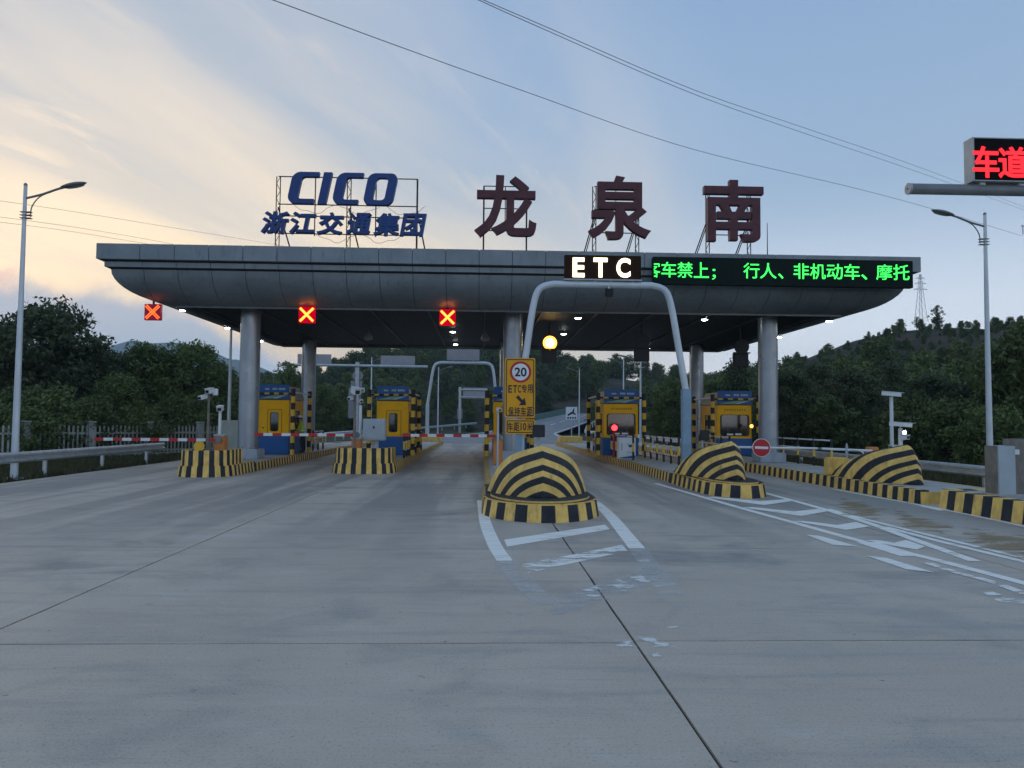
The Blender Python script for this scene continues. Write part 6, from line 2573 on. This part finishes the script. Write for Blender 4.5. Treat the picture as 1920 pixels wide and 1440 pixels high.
def plant(kind, px, Y, s, label, rz=None, z=None, sz=None, X=None):
    x = at(px, 790, Y).x if X is None else X
    if z is None:
        z = 0.0
        if x > 18 and Y > 46:
            z = max(z, h_right(x, Y))
        if Y > 126:
            z = max(z, h_mid(x, Y))
    rz = rng.uniform(0, 6.28) if rz is None else rz
    sc = (s, s, s if sz is None else sz)
    loc = (x, Y, z - 0.05)
    if first[kind]:
        first[kind] = False
        o = protos[kind]
        o.location, o.rotation_euler, o.scale = loc, (0, 0, rz), sc
        o['label'] = label
    else:
        copy_tree(protos[kind], loc=loc, rz=rz, scale=sc, label=label)


# left group
plant('a', 92, 44, 1.05, 'tallest dark round tree behind the near left lamp post')
plant('a', -10, 41, 0.88, 'dark tree at the very left edge behind the fence')
plant('a', 165, 46, 0.80, 'dark tree sloping down right of the tallest left tree')
plant('b', 215, 43, 0.62, 'lower dark green tree behind the left fence, below the dim cross')
plant('b', 262, 49, 0.95, 'bright green tree with a knobby top in the left group')
plant('b', 352, 50, 0.98, 'rounded green tree left of the first column')
plant('s', 318, 44, 1.00, 'dark bush overhanging the pale fence left of the machine')
plant('s', 105, 37, 1.05, 'bush pushing through the left picket fence')
plant('s', 180, 36.5, 0.85, 'shrub spilling over the pale fence beside the barrier tip')
plant('s', 245, 37.5, 0.75, 'shrub in front of the pale fence right of the barrier tip')
plant('s', 60, 33.5, 0.7, 'shrub in front of the pale fence beside the left lamp post')
plant('b', 410, 58, 0.82, 'green tree just left of the first round column')
plant('c', 30, 48, 0.72, 'slender dark tree between the left edge and the tallest tree')
plant('a', 300, 56, 0.66, 'dark tree filling the gap behind the knobby left tree')
plant('s', 20, 38, 1.0, 'low shrub behind the fence at the left edge')
plant('b', 520, 90, 0.95, 'tree behind the far left booth roof')
plant('b', 610, 95, 0.90, 'tree seen between the left rear column and the sign gantry')
plant('w', 537, 62, 0.88, 'sparse feathery tree tip between the two left columns')
# right group
plant('c', 1530, 50, 0.66, 'dark feathery tree under the right end of the canopy')
plant('a', 1600, 46, 0.66, 'dense dark tree below the right eave')
plant('a', 1480, 44, 0.62, 'dark tree just right of the right front column')
plant('c', 1668, 52, 0.70, 'dark tree just left of the taller camera pole')
plant('a', 1745, 40, 0.58, 'dense dark tree behind the right chevron nose')
plant('a', 1830, 38, 0.52, 'dark tree left of the right street lamp')
plant('b', 1905, 35, 0.82, 'brighter green tree at the right edge behind the lamp post')
plant('b', 1965, 33, 0.95, 'green tree cut by the right edge of the picture')
plant('s', 1800, 34, 0.95, 'leafy bush left of the grey roadside cabinet')
plant('s', 1880, 31, 0.85, 'leafy bush behind the grey roadside cabinet')
plant('s', 1560, 42, 1.05, 'dark bush behind the right guard rail')
plant('s', 1690, 36, 1.0, 'dark bush right behind the two white cameras')
plant('w', 1480, 70, 0.95, 'feathery tree showing sky through it below the right eave')
plant('w', 1572, 68, 1.02, 'feathery branching tree against the sky under the canopy corner')
plant('w', 1628, 66, 0.9, 'thin feathery tree on the skyline right of the canopy end')
plant('c', 1385, 62, 0.80, 'dark tree between the right rear column and the right front column')
plant('b', 1340, 66, 0.80, 'tree just right of the right rear column')
plant('w', 1762, 118, 0.52, 'largest ridge tree, just right of the pylon')
plant('w', 1690, 116, 0.40, 'small ridge tree left of the pylon')
plant('w', 1722, 118, 0.32, 'small thin ridge tree in front of the pylon')
plant('w', 1893, 120, 0.25, 'tiny lone tree on the ridge near the right edge')
plant('b', 1265, 62, 0.78, 'tree between the arch leg and the right rear column')
plant('b', 1450, 55, 0.75, 'tree directly behind the right front column')


# forest on the hills: uncountable, one object for each hill
def forest(name, pts, seed):
    me = bpy.data.meshes.new(name)
    me.from_pydata([p[:3] for p in pts], [], [])
    g = np.random.default_rng(seed)
    a = me.attributes.new('spin', 'FLOAT', 'POINT')
    a.data.foreach_set('value', (g.random(len(pts)) * 6.28).astype(np.float32))
    a = me.attributes.new('size', 'FLOAT', 'POINT')
    a.data.foreach_set('value', np.array([p[3] for p in pts], dtype=np.float32))
    a = me.attributes.new('pick', 'INT', 'POINT')
    a.data.foreach_set('value', g.integers(0, 2, len(pts)).astype(np.int32))
    o = bpy.data.objects.new(name, me)
    COL.objects.link(o)
    tag(o, kind='stuff')
    ng = bpy.data.node_groups.new(name, 'GeometryNodeTree')
    ng.interface.new_socket('Geometry', in_out='INPUT', socket_type='NodeSocketGeometry')
    ng.interface.new_socket('Geometry', in_out='OUTPUT', socket_type='NodeSocketGeometry')
    N = ng.nodes
    gi, go = N.new('NodeGroupInput'), N.new('NodeGroupOutput')
    iop = N.new('GeometryNodeInstanceOnPoints')
    gti = N.new('GeometryNodeGeometryToInstance')
    for k in ('h', 'i'):
        oi = N.new('GeometryNodeObjectInfo')
        crown = [q for q in protos[k].children if q.name.startswith('crown')][0]
        oi.inputs['Object'].default_value = crown
        oi.inputs['As Instance'].default_value = False
        g1 = N.new('GeometryNodeGeometryToInstance')
        ng.links.new(oi.outputs['Geometry'], g1.inputs[0])
        if k == 'h':
            jn = N.new('GeometryNodeJoinGeometry')
        ng.links.new(g1.outputs[0], jn.inputs[0])
    def na(nm, ty):
        q = N.new('GeometryNodeInputNamedAttribute')
        q.data_type = ty
        q.inputs['Name'].default_value = nm
        return q.outputs[0]
    cx = N.new('ShaderNodeCombineXYZ')
    ng.links.new(na('spin', 'FLOAT'), cx.inputs[2])
    er = N.new('FunctionNodeEulerToRotation')
    ng.links.new(cx.outputs[0], er.inputs[0])
    ng.links.new(gi.outputs[0], iop.inputs['Points'])
    ng.links.new(jn.outputs[0], iop.inputs['Instance'])
    iop.inputs['Pick Instance'].default_value = True
    ng.links.new(na('pick', 'INT'), iop.inputs['Instance Index'])
    ng.links.new(er.outputs[0], iop.inputs['Rotation'])
    ng.links.new(na('size', 'FLOAT'), iop.inputs['Scale'])
    ng.links.new(iop.outputs[0], go.inputs[0])
    md = o.modifiers.new('trees', 'NODES')
    md.node_group = ng
    return o


fr_ = random.Random(21)
pts = []
while len(pts) < 900:
    x, y = fr_.uniform(-130, 110), 132 + 130 * fr_.random() ** 1.2
    if y < 232 and abs(x - (19 + (y - 150) * 0.55)) < 9 and y < 230:
        continue
    pts.append((x, y, float(h_mid(x, y)) - 0.3, fr_.uniform(0.65, 1.15)))
while len(pts) < 1080:
    x, y = fr_.uniform(-95, -16), fr_.uniform(100, 135)
    pts.append((x, y, -0.2, fr_.uniform(0.6, 0.95)))
while len(pts) < 1140:
    x, y = fr_.uniform(20, 42), fr_.uniform(84, 140)
    pts.append((x, y, max(-0.2, float(h_right(x, y)) - .3), fr_.uniform(0.7, 1.05)))
plant('h', 575, 100, 0.9, 'green tree on the verge left of the sign gantry post')
plant('i', 640, 104, 0.9, 'slim green tree on the verge behind the sign gantry')
forest('forest', pts, 5)
pts = []
while len(pts) < 760:
    x, y = fr_.uniform(24, 125), 50 + 75 * fr_.random()
    z = float(h_right(x, y))
    low = z < 7
    if not low and fr_.random() > 0.55:
        continue
    pts.append((x, y, z - 0.35, fr_.uniform(0.55, 0.95) if low else fr_.uniform(0.14, 0.36)))
for _ in range(800):
    x, y = fr_.uniform(40, 125), fr_.uniform(80, 128)
    z = float(h_right(x, y))
    if z > 5:
        pts.append((x, y, z - 0.12, fr_.uniform(0.07, 0.20)))
forest('forest', pts, 6)


# grass on the left verge and by the right rail
def grass(name, boxes, seed):
    g = np.random.default_rng(seed)
    V = []
    for x0, x1, y0, y1, n, h in boxes:
        P = np.stack([g.uniform(x0, x1, n), g.uniform(y0, y1, n), np.full(n, -0.06)], 1)
        a = g.uniform(0, 6.28, n)
        w = 0.02 + 0.02 * g.random(n)
        hh = h * (0.4 + 0.8 * g.random(n))
        d = np.stack([np.cos(a) * w, np.sin(a) * w, np.zeros(n)], 1)
        tip = P + np.stack([g.normal(0, .08, n), g.normal(0, .08, n), hh], 1)
        V.append(np.stack([P - d, P + d, tip + d * .2, tip - d * .2], 1).reshape(-1, 3))
    o = leaf_obj(name, np.concatenate(V), 'grass_blade', None)
    return tag(o, kind='stuff')


leaf_mat('grass_blade', (0.055, 0.060, 0.022), (0.095, 0.085, 0.040), (0.13, 0.11, 0.06))
grass('grass', [(-19, -13.3, 14, 40, 26000, 0.22), (-26, -19, 22, 40, 7000, 0.4), (13.3, 18, 14, 60, 16000, 0.35)], 9)


# ------------------------------------------------------------------ haze
hz = MB()
hz.box(-2700, 2700, -380, 3700, -1.1, 345)
hm = bpy.data.materials.new('haze')
hm.use_nodes = True
ht_ = NT(hm.node_tree)
ho = ht_.n('ShaderNodeOutputMaterial')
hv = ht_.n('ShaderNodeVolumePrincipled')
hv.inputs['Color'].default_value = (0.66, 0.84, 1.0, 1)
hv.inputs['Density'].default_value = 0.00025
hv.inputs['Anisotropy'].default_value = 0.0
ht_.l(hv.outputs[0], ho.inputs['Volume'])
MATS['haze'] = hm
tag(hz.build('haze', ['haze']), kind='stuff')
